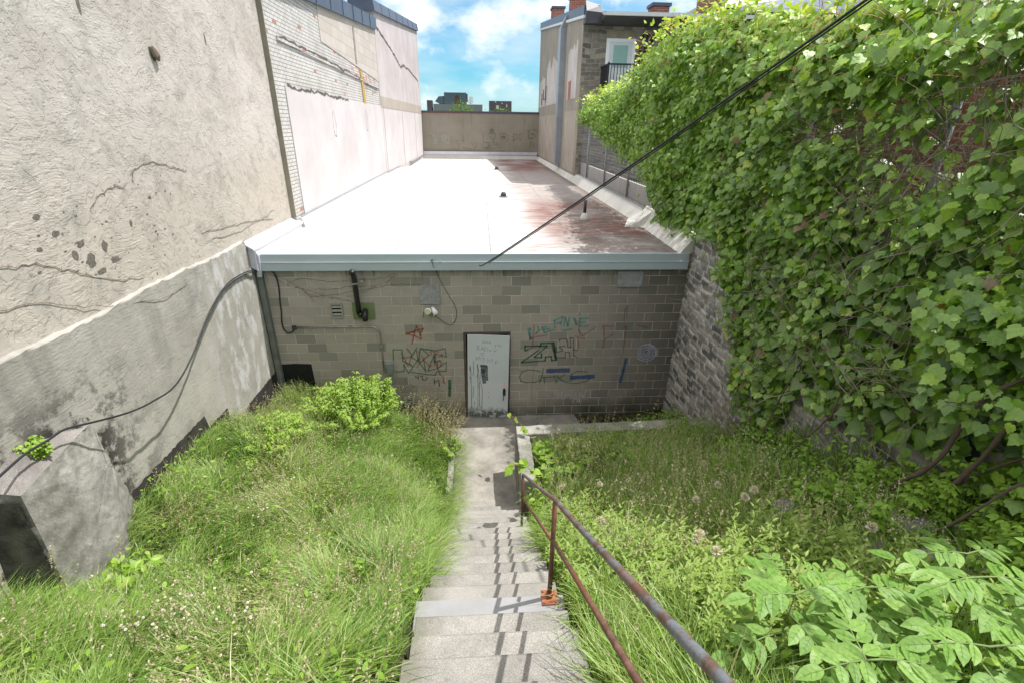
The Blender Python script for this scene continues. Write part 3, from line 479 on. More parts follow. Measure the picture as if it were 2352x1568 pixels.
# graffiti ribbons
def ribbon(m,pts,w,P,jit=.12):
    n=len(pts)
    for i in range(n-1):
        a=np.array(pts[i]); b=np.array(pts[i+1]); d=b-a; L=np.linalg.norm(d)
        if L<1e-4: continue
        d/=L; q=np.array([-d[1],d[0]])*w/2; e=d*w*.32; k=max(1,int(L/.08)); prevp=None
        for j in range(k+1):
            c=a-e+(d*L+2*e)*j/k; ww=1+random.uniform(-jit,jit); cur=(c+q*ww,c-q*ww)
            if prevp is not None: m.face([P(prevp[0]),P(prevp[1]),P(cur[1]),P(cur[0])])
            prevp=cur
GRAF=[["teal",0.035,[[[0.974,-3.956],[1.034,-3.942],[1.028,-4.197],[1.066,-4.155]],[[0.99,-3.97],[1.011,-4.069],[1.041,-4.183]],[[1.189,-3.902],[1.218,-3.987],[1.167,-4.042],[1.142,-4.056]],[[1.371,-3.904],[1.281,-3.931],[1.337,-4.036],[1.531,-3.977]],[[1.309,-3.974],[1.438,-3.947]],[[1.555,-3.935],[1.534,-3.767],[1.712,-3.686],[1.669,-3.866]],[[1.589,-3.823],[1.692,-3.811]],[[1.736,-3.895],[1.764,-3.701],[1.828,-3.896],[1.854,-3.688]],[[1.729,-3.993],[1.911,-3.962]],[[1.933,-3.703],[2.01,-3.87]],[[1.974,-3.731],[2.023,-3.87]],[[2.079,-3.732],[2.248,-3.72]],[[2.078,-3.718],[2.091,-3.899],[2.262,-3.901]],[[2.085,-3.815],[2.202,-3.811]],[[2.061,-3.621],[2.065,-3.643]]]],["redf",0.03,[[[1.109,-3.859],[1.093,-4.169],[1.086,-4.37]],[[1.027,-4.154],[1.392,-4.094]],[[2.044,-3.787],[2.07,-3.984],[2.107,-4.126]],[[2.07,-3.984],[2.16,-4.127],[2.448,-3.918]],[[2.218,-4.199],[2.001,-4.125]],[[2.071,-4.183],[2.089,-4.328],[2.089,-4.444]],[[2.566,-3.905],[2.804,-3.902]],[[2.607,-3.92],[2.647,-4.22],[2.639,-4.423]],[[2.647,-4.22],[2.823,-4.093]],[[3.047,-3.939],[3.112,-3.926]],[[3.084,-3.911],[3.098,-4.284],[3.068,-4.638]],[[3.334,-3.886],[3.555,-3.946]],[[1.021,-4.413],[1.19,-4.328]]]],["green",0.028,[[[0.929,-4.455],[0.927,-4.345],[1.23,-4.344],[1.245,-4.373]],[[0.929,-4.455],[0.995,-4.427]],[[1.234,-4.431],[0.856,-4.733],[1.377,-4.698],[1.382,-4.609],[1.507,-4.596],[1.52,-4.695],[1.627,-4.69],[1.601,-4.583],[1.545,-4.276],[1.268,-4.286],[1.257,-4.35],[1.403,-4.346],[1.133,-4.611],[1.294,-4.622],[1.29,-4.519]],[[1.506,-4.29],[1.54,-4.436],[1.605,-4.672]],[[1.546,-4.29],[1.58,-4.436],[1.618,-4.672]]]],["greend",0.02,[[[1.603,-4.364],[1.623,-4.495],[1.742,-4.468],[1.739,-4.424],[1.685,-4.409],[1.683,-4.365],[1.802,-4.352]],[[1.663,-4.249],[1.666,-4.2],[1.819,-4.185],[1.828,-4.251]],[[1.839,-4.208],[1.856,-4.368],[1.925,-4.398],[1.897,-4.166],[1.964,-4.167],[2.004,-4.59],[2.074,-4.627]],[[1.63,-4.628],[1.818,-4.631],[1.816,-4.498],[1.905,-4.506],[1.921,-4.633]],[[1.98,-4.428],[2.063,-4.458]]]],["greend",0.018,[[[1.28,-4.967],[1.211,-4.935],[1.021,-4.916],[0.874,-4.959],[0.822,-5.08],[0.851,-5.187],[0.975,-5.23],[1.18,-5.225],[1.288,-5.181]],[[1.344,-4.877],[1.324,-5.059],[1.277,-5.258]],[[1.367,-5.106],[1.386,-5.251]],[[1.34,-5.105],[1.626,-5.096]],[[1.61,-5.049],[1.634,-5.25]],[[1.657,-5.066],[1.661,-5.251]],[[1.666,-5.066],[1.739,-5.159],[1.854,-5.239],[2.077,-5.275],[2.323,-5.233],[2.399,-5.142]],[[1.841,-5.023],[1.684,-5.158]],[[1.961,-5.195],[1.979,-5.041],[2.111,-4.967],[2.332,-4.987]]]],["blue",0.085,[[[1.442,-4.946],[1.904,-4.939]],[[1.984,-5.127],[2.479,-5.103]]]],["blue",0.05,[[[3.177,-4.684],[3.145,-4.972],[3.105,-5.25]]]],["white",0.026,[[[1.695,-5.486],[1.704,-5.662]],[[1.798,-5.489],[1.794,-5.664]],[[1.7,-5.572],[1.795,-5.574]],[[1.864,-5.665],[1.869,-5.506],[1.932,-5.619],[1.995,-5.509],[2.005,-5.669]],[[2.053,-5.767],[2.106,-5.512],[2.165,-5.753]],[[2.075,-5.67],[2.159,-5.672]],[[2.208,-5.77],[2.196,-5.514],[2.314,-5.676],[2.314,-5.485],[2.356,-5.479]]]],["lav",0.026,[[[3.631,-4.534],[3.633,-4.543],[3.632,-4.554],[3.626,-4.564],[3.615,-4.571],[3.6,-4.574],[3.584,-4.571],[3.567,-4.563],[3.553,-4.549],[3.544,-4.532],[3.543,-4.512],[3.548,-4.493],[3.562,-4.477],[3.583,-4.467],[3.609,-4.465],[3.636,-4.471],[3.661,-4.486],[3.681,-4.509],[3.693,-4.536],[3.694,-4.565],[3.684,-4.593],[3.662,-4.615],[3.631,-4.628],[3.595,-4.63],[3.557,-4.62],[3.522,-4.598],[3.496,-4.566],[3.482,-4.528],[3.482,-4.489],[3.498,-4.454],[3.528,-4.426],[3.568,-4.411],[3.615,-4.409],[3.663,-4.424],[3.706,-4.453],[3.739,-4.493],[3.756,-4.54],[3.755,-4.589],[3.734,-4.634],[3.697,-4.667],[3.645,-4.686],[3.587,-4.686],[3.528,-4.667],[3.476,-4.631],[3.438,-4.581],[3.419,-4.523],[3.423,-4.465],[3.449,-4.413],[3.495,-4.374],[3.555,-4.354],[3.624,-4.355],[3.693,-4.378],[3.753,-4.421],[3.797,-4.479],[3.819,-4.547],[3.815,-4.615],[3.784,-4.676],[3.729,-4.721],[3.658,-4.744],[3.577,-4.742],[3.497,-4.714],[3.428,-4.662]]]],["lav",0.02,[[[3.539,-4.349],[3.645,-4.327],[3.747,-4.376],[3.836,-4.472],[3.846,-4.606]],[[3.646,-4.439],[3.675,-4.558],[3.612,-4.602],[3.536,-4.541]]]],["whitef",0.03,[[[0.63,-4.888],[0.98,-4.907]]]],["brown",0.012,[[[1.14,-4.828],[1.12,-5.055],[1.106,-5.301],[1.108,-5.552],[1.128,-5.776]]]],["brown",0.03,[[[3.015,-3.521],[3.045,-3.798]],[[3.061,-3.467],[3.075,-3.715]]]],["red",0.022,[[[-1.356,-3.847],[-1.411,-4.023],[-1.477,-4.257]],[[-1.584,-4.021],[-1.209,-3.907]],[[-1.584,-4.021],[-1.414,-4.07],[-1.278,-4.144],[-1.283,-4.048],[-1.356,-3.847]],[[-1.209,-3.907],[-1.28,-4.001],[-1.295,-4.072]],[[-1.574,-4.033],[-1.397,-3.976]]]],["red",0.016,[[[-1.719,-4.453],[-1.678,-4.552],[-1.631,-4.652],[-1.596,-4.778]],[[-1.499,-4.505],[-1.57,-4.728]],[[-1.339,-4.41],[-1.332,-4.657],[-1.409,-4.819]],[[-1.29,-4.509],[-1.263,-4.608],[-1.212,-4.684],[-1.139,-4.786],[-1.083,-4.774]],[[-1.097,-4.426],[-1.08,-4.512]],[[-1.086,-4.426],[-0.921,-4.441]],[[-1.021,-4.439],[-1.005,-4.563],[-1.022,-4.763]],[[-1.008,-4.613],[-0.983,-4.789],[-0.943,-4.891],[-0.92,-4.981],[-0.849,-5.059],[-0.854,-5.163],[-0.811,-5.229]],[[-0.932,-4.564],[-0.836,-4.516]],[[-0.862,-4.486],[-0.861,-4.565]],[[-0.931,-4.639],[-0.868,-4.715],[-0.904,-4.778]]]],["green",0.016,[[[-1.894,-4.635],[-1.879,-4.377],[-1.692,-4.385],[-1.697,-4.651],[-1.516,-4.754]],[[-1.587,-4.357],[-1.489,-4.518]],[[-1.378,-4.341],[-1.513,-4.554],[-1.702,-4.576]],[[-1.393,-4.397],[-1.375,-4.631],[-1.597,-4.942],[-1.681,-4.726],[-1.687,-4.902],[-1.888,-4.903]],[[-1.665,-4.664],[-1.496,-4.779]],[[-1.302,-4.349],[-1.365,-4.656],[-1.235,-4.885]],[[-1.302,-4.349],[-1.135,-4.511],[-1.346,-4.707]],[[-1.514,-4.559],[-1.355,-4.669]],[[-1.252,-4.609],[-1.226,-4.924]],[[-1.539,-4.918],[-1.229,-4.975],[-1.016,-5.005],[-1.0,-4.915],[-0.786,-4.907],[-0.773,-4.692],[-0.974,-4.84],[-1.179,-4.899],[-1.025,-4.513],[-1.034,-4.687]],[[-1.051,-4.39],[-1.206,-4.399]],[[-1.291,-4.357],[-0.998,-4.415],[-0.785,-4.364],[-0.767,-4.567],[-0.99,-4.489]],[[-0.979,-4.477],[-1.022,-4.687],[-0.887,-4.652]],[[-0.965,-4.651],[-0.963,-4.84]]]],["black",0.014,[[[-1.444,-5.004],[-1.451,-5.047],[-1.398,-5.056]],[[-1.387,-4.997],[-1.398,-5.087]],[[-1.344,-5.024],[-1.298,-5.012],[-1.319,-5.089],[-1.269,-5.095]],[[-1.233,-5.052],[-1.204,-5.06],[-1.213,-5.096],[-1.248,-5.116],[-1.305,-5.12]]]],["black",0.016,[[[-1.05,-5.094],[-1.05,-5.229]],[[-0.953,-5.109],[-0.943,-5.279]],[[-1.047,-5.172],[-0.955,-5.135]]]],["brown",0.014,[[[-1.652,-5.03],[-1.681,-5.107],[-1.685,-5.315]],[[-1.66,-5.198],[-1.528,-5.245],[-1.488,-5.319]],[[-0.888,-5.162],[-0.833,-5.203]],[[-0.992,-5.436],[-0.986,-5.317],[-0.865,-5.425]],[[-1.021,-5.569],[-0.997,-5.636]]]],["greens",0.05,[[[-0.718,-5.132],[-0.721,-5.336],[-0.736,-5.527]]]],["whitef",0.022,[[[-0.626,-4.846],[-0.658,-4.973],[-0.673,-5.206]],[[-0.542,-5.04],[-0.5,-5.157]]]],["scr",0.008,[[[-0.023,-4.193],[0.015,-4.188],[-0.015,-4.234],[0.027,-4.23]],[[0.04,-4.199],[0.07,-4.208],[0.06,-4.236],[0.035,-4.221],[0.04,-4.199]],[[0.086,-4.2],[0.106,-4.195],[0.09,-4.233],[0.121,-4.228]],[[0.131,-4.195],[0.126,-4.223],[0.161,-4.218]],[[0.156,-4.195],[0.151,-4.245]],[[-0.125,-4.288],[-0.127,-4.408]],[[-0.125,-4.288],[-0.082,-4.303],[-0.118,-4.344],[-0.068,-4.373],[-0.127,-4.408]],[[-0.051,-4.409],[-0.016,-4.309],[0.018,-4.41]],[[-0.043,-4.37],[0.013,-4.371]],[[0.034,-4.318],[0.033,-4.416]],[[0.034,-4.318],[0.094,-4.347],[0.102,-4.389],[0.033,-4.416]],[[0.127,-4.384],[0.178,-4.379]],[[0.129,-4.412],[0.175,-4.41]],[[0.262,-4.322],[0.257,-4.261],[0.297,-4.256]],[[0.259,-4.288],[0.287,-4.286]],[[0.307,-4.259],[0.348,-4.256]],[[0.328,-4.259],[0.328,-4.32]],[[0.363,-4.321],[0.361,-4.262],[0.394,-4.268],[0.389,-4.29],[0.363,-4.293]],[[0.221,-4.363],[0.226,-4.374]],[[0.262,-4.364],[0.267,-4.375]],[[0.216,-4.405],[0.241,-4.42],[0.272,-4.406],[0.287,-4.364]],[[-0.014,-4.528],[-0.044,-4.485],[-0.033,-4.449],[-0.013,-4.472],[0.012,-4.45],[0.027,-4.481],[-0.014,-4.528]],[[-0.156,-4.654],[-0.142,-4.554],[-0.105,-4.626],[-0.07,-4.55],[-0.054,-4.641]],[[-0.02,-4.579],[0.049,-4.58]],[[0.016,-4.58],[0.01,-4.657]],[[-0.011,-4.676],[0.01,-4.688]],[[0.081,-4.678],[0.1,-4.601],[0.151,-4.673],[0.195,-4.594],[0.22,-4.675]],[[0.266,-4.721],[0.272,-4.633],[0.313,-4.648],[0.305,-4.682],[0.269,-4.687]]]],["drip",0.012,[[[-0.274,-4.781],[-0.263,-4.955],[-0.262,-5.161],[-0.249,-5.401],[-0.258,-5.846]],[[-0.3,-4.809],[-0.282,-4.896]],[[-0.208,-4.667],[-0.204,-4.869],[-0.215,-5.015]],[[-0.119,-4.726],[-0.109,-4.9],[-0.107,-5.284],[-0.11,-5.819]],[[-0.133,-4.755],[-0.096,-4.871],[-0.124,-5.046]],[[-0.058,-4.93],[-0.068,-5.106],[-0.011,-5.346],[-0.017,-5.837]],[[-0.079,-5.165],[-0.07,-5.773],[-0.044,-5.836]],[[-0.207,-5.282],[-0.217,-5.554]],[[-0.183,-5.678],[-0.194,-5.739]],[[-0.293,-5.042],[-0.268,-5.102]],[[0.133,-5.41],[0.136,-5.425]],[[0.122,-5.531],[0.132,-5.556]]]],["blob",0.1,[[[0.009,-4.772],[0.007,-4.873],[0.013,-5.019],[0.03,-5.167]]]],["blob",0.05,[[[-0.048,-4.77],[0.081,-4.773],[0.088,-5.109]]]],["leafm",0.012,[[[0.014,-4.937],[-0.005,-4.858]],[[0.014,-4.937],[-0.045,-4.901]],[[0.014,-4.937],[0.046,-4.874]],[[0.014,-4.937],[0.071,-4.927]],[[0.014,-4.937],[-0.04,-4.939]],[[0.014,-4.937],[0.014,-4.96]]]],["wht",0.045,[[[-3.466,-0.65],[-3.335,-0.689],[-3.144,-0.873],[-2.998,-1.101],[-3.03,-1.289],[-3.278,-1.313],[-3.151,-1.019],[-3.028,-1.247]],[[-2.698,-0.91],[-2.614,-0.722],[-2.598,-1.159]],[[-2.601,-0.722],[-2.488,-0.7],[-2.521,-1.158]],[[-2.488,-0.7],[-2.378,-0.74],[-2.409,-1.157]],[[-2.332,-0.719],[-2.319,-0.947],[-2.162,-0.924]],[[-2.175,-0.696],[-2.176,-1.28],[-2.444,-1.241]]]],["grn",0.035,[[[0.725,-0.371],[1.108,-0.366],[0.792,-0.556],[0.919,-0.265],[1.063,-0.553],[0.725,-0.371]],[[0.274,-0.542],[0.325,-1.21],[0.743,-1.226],[0.558,-1.588],[0.286,-1.506]],[[0.656,-0.6],[1.153,-0.573],[1.13,-0.928]],[[0.723,-0.786],[1.062,-1.033],[0.993,-1.203],[1.38,-1.24]],[[1.561,-1.049],[1.537,-0.589],[1.831,-0.585],[2.105,-0.728],[2.129,-0.937],[2.017,-1.107]],[[1.606,-0.797],[1.924,-0.793],[1.652,-0.964],[1.764,-0.711],[1.902,-0.961],[1.606,-0.797]],[[2.489,-0.598],[2.518,-1.059]],[[2.489,-0.598],[2.695,-0.679],[2.721,-0.888],[2.518,-1.059]],[[2.287,-0.768],[2.423,-0.775]],[[2.876,-0.635],[2.858,-0.887],[2.975,-1.045],[3.085,-0.842],[3.035,-0.633],[2.943,-0.593],[2.876,-0.635]]]],["grn",0.035,[[[3.658,-0.92],[3.587,-0.815],[3.561,-0.711],[3.648,-0.563],[3.83,-0.54],[3.968,-0.601],[4.042,-0.747],[4.0,-0.874]],[[3.742,-0.667],[3.764,-0.625],[3.855,-0.624],[3.871,-0.686]],[[3.657,-0.878],[3.75,-0.94],[3.885,-0.875],[3.747,-0.834],[3.657,-0.878]],[[3.754,-1.066],[3.757,-1.172],[3.676,-1.555]],[[3.895,-1.17],[3.951,-1.51]],[[3.46,-0.337],[3.554,-0.46],[3.687,-0.334],[4.005,-0.309],[4.146,-0.453]]]],["brn",0.04,[[[-1.695,-1.065],[-1.562,-1.126],[-1.436,-1.398],[-1.513,-1.695]],[[-1.271,-1.165],[-1.2,-1.059],[-1.065,-1.079]],[[-1.257,-1.48],[-1.125,-1.606],[-0.897,-1.561],[-0.809,-1.687]],[[-0.571,-1.178],[-0.485,-1.388],[-0.391,-1.218],[-0.209,-1.174],[-0.121,-1.341],[-0.329,-1.555]],[[-0.281,-1.385],[-0.354,-1.683]],[[0.13,-1.254],[0.195,-1.465]],[[0.375,-1.633],[0.65,-1.587],[0.742,-1.374],[0.694,-1.714]],[[1.015,-1.329],[1.289,-1.368],[1.517,-1.281]],[[1.335,-1.537],[1.609,-1.492]],[[-0.764,-1.687],[-0.625,-1.601],[-0.606,-1.77]],[[0.878,-1.585],[0.969,-1.669]]]]]
GL={'teal':'pale teal scrawled letters','redf':'faded red sprayed strokes','green':'dark green sprayed letters','greend':'thin dark green sprayed letters','greens':'short thick green sprayed bar','blue':'blue sprayed bars','white':'white chalky capital letters','lav':'pale lavender sprayed spiral','whitef':'faint white scuff','brown':'brown runs and scribbles','red':'red sprayed star and scribble','black':'black sprayed figures'}
for gi,(k,w,lines) in enumerate(GRAF):
    if k in ('scr','drip','blob','leafm'):
        m=MB(); yo={'scr':-.0235,'drip':-.0241,'blob':-.0247,'leafm':-.0253}[k]
        for l in lines: ribbon(m,[(p[0]+.335,p[1]+6.085) for p in l],w,lambda p:(min(max(p[0],.005),.893),yo,p[1]),.25)
        o=m.build('scribble',GM[k],door); o['label']={'scr':'thin scratched letters','drip':'black paint drips','blob':'blue grey paint patch','leafm':'small dark leaf stencil'}[k]
    elif k in ('wht','grn','brn'): continue
    else:
        m=MB(); yo=9.4975-.0006*gi
        for l in lines: ribbon(m,l,w*1.2,lambda p:(p[0],yo,p[1]))
        o=B(m,'graffiti',GM[k]); o['label']=GL[k]
# tar patch at the left foot of the block wall
m=MB(); pts=[(-4.235,-4.69),(-3.95,-4.675),(-3.62,-4.69),(-3.61,-5.0),(-3.59,-5.35),(-3.62,-5.6),(-4.235,-5.6)]
m.face([(p[0],9.4955,p[1]) for p in pts]); o=B(m,'tar_patch',M['tar'])
# ---------------------------------------------------------------- wall mounted things
vp=empty('vent_pipe',(-2.4,9.4,-3.6),'black plastic vent pipe rising up the block wall from a green board','vent pipe')
B(MB().box(-2.615,9.475,-3.685,-2.18,9.497,-3.335),'green_board',M['green'],vp)
m=MB(); m.tube([(-2.46,9.36,-3.52),(-2.47,9.36,-3.2),(-2.475,9.36,-2.78),(-2.48,9.33,-2.68),(-2.48,9.25,-2.62)],.052,14); m.tube([(-2.46,9.36,-3.50),(-2.44,9.37,-3.56),(-2.40,9.48,-3.58)],.055,14); B(m,'riser_pipe',M['black'],vp,smooth=True)
m=MB(); m.tube([(-2.36,9.48,-3.50),(-2.35,9.38,-3.51),(-2.345,9.33,-3.56),(-2.345,9.32,-3.66)],.055,14); B(m,'elbow_outlet',M['black'],vp,smooth=True)
m=MB(); m.tube([(-2.475,9.36,-2.90),(-2.475,9.36,-2.87)],.058,14); m.box(-2.36,9.3,-2.85,-2.30,9.49,-2.83); B(m,'pipe_clamp',M['galv'],vp)
def framed(name,x0,z0,x1,z1,lab,cat,n=3):
    e=empty(name,((x0+x1)/2,9.5,(z0+z1)/2),lab,cat)
    m=MB(); t=.035; m.box(x0,9.475,z0,x0+t,9.499,z1); m.box(x1-t,9.475,z0,x1,9.499,z1); m.box(x0+t,9.475,z1-t,x1-t,9.499,z1); m.box(x0+t,9.475,z0,x1-t,9.499,z0+t); B(m,'frame',M['louvre'],e,bevel=.003)
    m=MB(); m.box(x0+t,9.4965,z0+t,x1-t,9.4985,z1-t); B(m,'dark_backing',M['dark'],e)
    h=(z1-z0-2*t)/n
    for i in range(n):
        zz=z0+t+i*h; m=MB(); m.hexa([(x0+t,9.478,zz+.02),(x1-t,9.478,zz+.02),(x1-t,9.48,zz+.03),(x0+t,9.48,zz+.03),(x0+t,9.493,zz+h*.72),(x1-t,9.493,zz+h*.72),(x1-t,9.495,zz+h*.78),(x0+t,9.495,zz+h*.78)]); B(m,'slat',M['louvre'],e)
framed('louvre_vent',-3.063,-3.657,-2.808,-3.34,'small pale grey louvred vent left of the black pipe','vent',3)
framed('louvre_vent',-1.76,-5.75,-1.532,-5.546,'small low louvred vent half hidden by grass','vent',3)
for x0,z0,x1,z1,l in ((-1.24,-3.371,-.838,-2.962,'grey weathered plywood square above the twin floodlight'),(2.795,-3.03,3.318,-2.70,'grey weathered plywood panel high on the right under the fascia')):
    m=MB(); m.box(x0,9.472,z0,x1,9.497,z1); o=m.build('plywood_board',M['ply'],bevel=.003); tag(o,l,'board')
    for sx in (x0+.03,x1-.03):
        for sz in (z0+.03,z1-.03): pass
fl=empty('twin_floodlight',(-1.03,9.45,-3.52),'white twin head floodlight with dangling wires below the plywood square','floodlight')
m=MB(); m.tube([(-1.03,9.499,-3.55),(-1.03,9.46,-3.55)],.055,16); m.tube([(-1.03,9.46,-3.55),(-1.03,9.43,-3.60)],.035,12); B(m,'base',M['louvre'],fl,smooth=True)
m=MB(); m.tube([(-1.03,9.45,-3.55),(-1.06,9.40,-3.48)],.02,8); m.tube([(-1.06,9.42,-3.49),(-1.075,9.36,-3.475),(-1.085,9.30,-3.465)],[.03,.062,.07],16); B(m,'lamp_head',M['white'],fl,smooth=True)
m=MB(); m.tube([(-1.086,9.298,-3.4645),(-1.0865,9.294,-3.464)],.058,16); B(m,'lens',M['lampglass'],fl)
m=MB(); m.tube([(-1.03,9.45,-3.55),(-.99,9.42,-3.47)],.02,8); m.tube([(-1.0,9.42,-3.42),(-.96,9.38,-3.48),(-.92,9.34,-3.55)],[.028,.05,.062],16); B(m,'lamp_head',M['white'],fl,smooth=True)
cd=empty('conduit_run',(-2.1,9.48,-4.0),'thin galvanised conduit bending down to a small grey box','conduit')
arc=[(-2.29+.18*math.sin(t),9.475,-3.845-.18+.18*math.cos(t)) for t in [i*math.pi/12 for i in range(7)]]
m=MB(); m.tube([(-3.8,9.475,-3.85),(-3,9.475,-3.845)]+arc+[(-2.11,9.475,-4.5),(-2.11,9.475,-4.84)],.015,10); B(m,'pipe',M['galv'],cd,smooth=True)
m=MB(); m.box(-2.033,9.40,-4.93,-1.909,9.497,-4.68); m.box(-2.04,9.39,-4.69,-1.902,9.496,-4.668); B(m,'junction_box',M['greymetal'],cd,bevel=.006)
m=MB(); m.box(-2.13,9.45,-4.87,-2.034,9.495,-4.83); B(m,'connector',M['galv'],cd)
m=MB()
for x,z in ((-3.5,-3.85),(-2.7,-3.845),(-2.11,-4.3)): m.box(x-.025,9.455,z-.022,x+.025,9.496,z+.022) if x<-2.2 else m.box(x-.03,9.455,z-.012,x+.03,9.496,z+.012)
B(m,'strap',M['galv'],cd)
m=MB(); m.box(-3.87,9.46,-3.89,-3.79,9.497,-3.81); B(m,'end_fitting',M['darkmetal'],cd)

# ---------------------------------------------------------------- left rendered building
la=empty('stuccoed_building',(-4.4,5,-4),'tall blank building side with rough cream stucco over grey cement render','building')
m=MB(); m.box(-9,-3,-6.6,-4.4,11.9,3.6); B(m,'stucco_wall',M['stucco'],la)
# grey render plinth, uneven top ledge
yy=np.arange(-3,9.41,.1); n=len(yy); top=-2.03+.02*np.sin(yy*2.1)+.008*rng.standard_normal(n); top[:]=np.where(yy<9.3,top,-2.1)
V=[];F=[]
for i,y in enumerate(yy):
    j=.006*rng.standard_normal(); V+=[(-4.345+j,y,-6.6),(-4.345+j,y,-4.2),(-4.345+j,y,top[i]-.012),(-4.352,y,top[i]),(-4.399,y,top[i]+.016)]
for i in range(n-1):
    for k in range(4): F.append((i*5+k,i*5+5+k,i*5+6+k,i*5+1+k))
F.append(tuple((n-1)*5+k for k in range(5))); B(type('x',(MB,),{})() if False else (lambda mm:(setattr(mm,'v',V),setattr(mm,'f',F),mm)[2])(MB()),'cement_render',M['render'],la)
m=MB(); m.box(-4.345,9.411,-6.6,-4.243,9.497,-2.66); B(m,'corner_return',M['return_shade'],la)  # narrow return, its shade put into a dark grey-green colour
def jag(y0,y1,z0,ztop,step=.05,amp=.012):
    m=MB(); ys=np.arange(y0,y1+.01,step); t=[ztop(y)+random.uniform(-amp,amp) for y in ys]
    for i in range(len(ys)-1): m.face([(-4.336,ys[i],z0),(-4.336,ys[i+1],z0),(-4.336,ys[i+1],t[i+1]),(-4.336,ys[i],t[i])])
    return m
m=jag(7.45,9.4,-5.8,lambda y:-4.80-.04*(y<8)); B(m,'tar_band',M['tar'] if 0 else plain('worn brown black tar',(.055,.045,.045),.8,0,.6,5,.8),la)
m=jag(4.85,7.42,-5.4,lambda y:-4.20 if y<6.75 else -4.45); B(m,'tar_band',bpy.data.materials['worn brown black tar'],la)
m=MB(); m.hexa([(-4.42,9.3,-2.5),(-4.235,9.3,-2.62),(-4.235,12.0,-2.36),(-4.42,12.0,-2.36),(-4.42,9.3,-2.04),(-4.235,9.3,-2.20),(-4.235,12.0,-2.20),(-4.42,12.0,-2.04)]); B(m,'metal_cap',M['capmetal'],la,bevel=.004)
m=MB(); m.hexa([(-4.45,9.25,-2.06),(-4.22,9.25,-2.225),(-4.22,12.05,-2.225),(-4.45,12.05,-2.06),(-4.45,9.25,-2.03),(-4.22,9.25,-2.19),(-4.22,12.05,-2.19),(-4.45,12.05,-2.03)]); B(m,'metal_cap',M['capmetal'],la)
m=MB(); m.hexa([(-4.3,9.36,-2.75),(-4.215,9.36,-2.75),(-4.215,9.4,-2.7),(-4.3,9.4,-2.7),(-4.24,9.32,-2.22),(-4.19,9.32,-2.32),(-4.19,9.41,-2.32),(-4.24,9.41,-2.22)]); B(m,'metal_cap',M['capmetal'],la)
# chipped holes in the stucco (dark stone showing)
m=MB()
def chip(y,z,w,h,xp=-4.3965,k=9):
    a0=random.random()*6; m.face([(xp-random.uniform(0,.0005),y+w/2*math.cos(a0+j*6.283/k)*random.uniform(.55,1.15),z+h/2*math.sin(a0+j*6.283/k)*random.uniform(.55,1.15)) for j in range(k)])
for a in ((7.89,.81,.12,.2),(9.45,1.2,.05,.22),(5.69,-1.47,.16,.16),(5.62,-1.26,.16,.09),(5.5,-1.36,.12,.12),(5.95,-1.36,.12,.16),(6.05,-1.55,.2,.08),(5.35,-1.1,.12,.08),(6.5,-1.2,.05,.12),(5.8,-1.62,.18,.07),(5.2,-.9,.1,.06),(5.1,-1.2,.1,.05),(6.7,1.15,.06,.22),(7.0,-.95,.09,.05)): chip(*a)
for i in range(45): chip(random.gauss(5.9,1.0),random.gauss(-1.35,.35),random.uniform(.015,.06),random.uniform(.012,.04))
for i in range(30): chip(random.uniform(4.8,11.5),random.uniform(-1.9,1.5),random.uniform(.008,.02),random.uniform(.01,.035))
_c=B(m,'broken_stucco_texture',plain('dark broken stone',(.22,.195,.165),.95,0,.6,30,1),la)
m=MB(); m.tube([(-4.37,7.84,.90),(-4.36,7.9,.80),(-4.37,7.95,.74)],[.03,.055,.02],7); B(m,'projecting_stone',plain('crumbling tan stone',(.33,.27,.21),.9,0,.5,12,1),la)
# ---------------------------------------------------------------- buttress
bt=MB(); bt.v=[(-4.5,3.3,-5.2),(-3.88,3.45,-5.0),(-3.80,3.95,-5.0),(-4.34,5.1,-5.0),(-4.5,3.58,-2.93),(-4.02,3.58,-3.0),(-4.30,4.72,-3.05),(-4.345,4.84,-3.09),(-4.5,4.2,-2.72),(-4.2,4.75,-3.63)]
bt.f=[(0,1,5,4),(4,5,8),(5,6,7,8),(5,1,2,9),(5,9,7,6),(2,3,7,9),(0,4,8),(0,3,2,1)]
bme=bpy.data.meshes.new('concrete_buttress'); bme.from_pydata(bt.v,[],bt.f); bme.update(); o=link('concrete_buttress',bme,None,M['oldconc']); bme.materials.append(M['topconc']); bme.polygons[1].material_index=1; bme.polygons[2].material_index=1; tag(o,'rough sloping concrete buttress at the left foot of the stucco wall','buttress')
sb=o.modifiers.new('s','SUBSURF'); sb.subdivision_type='SIMPLE'; sb.levels=sb.render_levels=6
tx=bpy.data.textures.new('rough','CLOUDS'); tx.noise_scale=.16; tx.noise_depth=4
dp=o.modifiers.new('d','DISPLACE'); dp.texture=tx; dp.strength=.035; dp.mid_level=.5; dp.texture_coords='LOCAL'
mf=MB(); mf.face([(-4.49,3.292,-5.15),(-3.90,3.438,-5.0),(-4.045,3.572,-3.06),(-4.49,3.572,-3.03)]); mo_=mf.build('mossy_shade_face',plain('shade darkened mossy concrete',(.11,.115,.085),.95,0,.85,5,1),o); mo_.location=(0,-.022,0)  # thin dark sheet paints shade, with a mossy tint, onto the buttress front
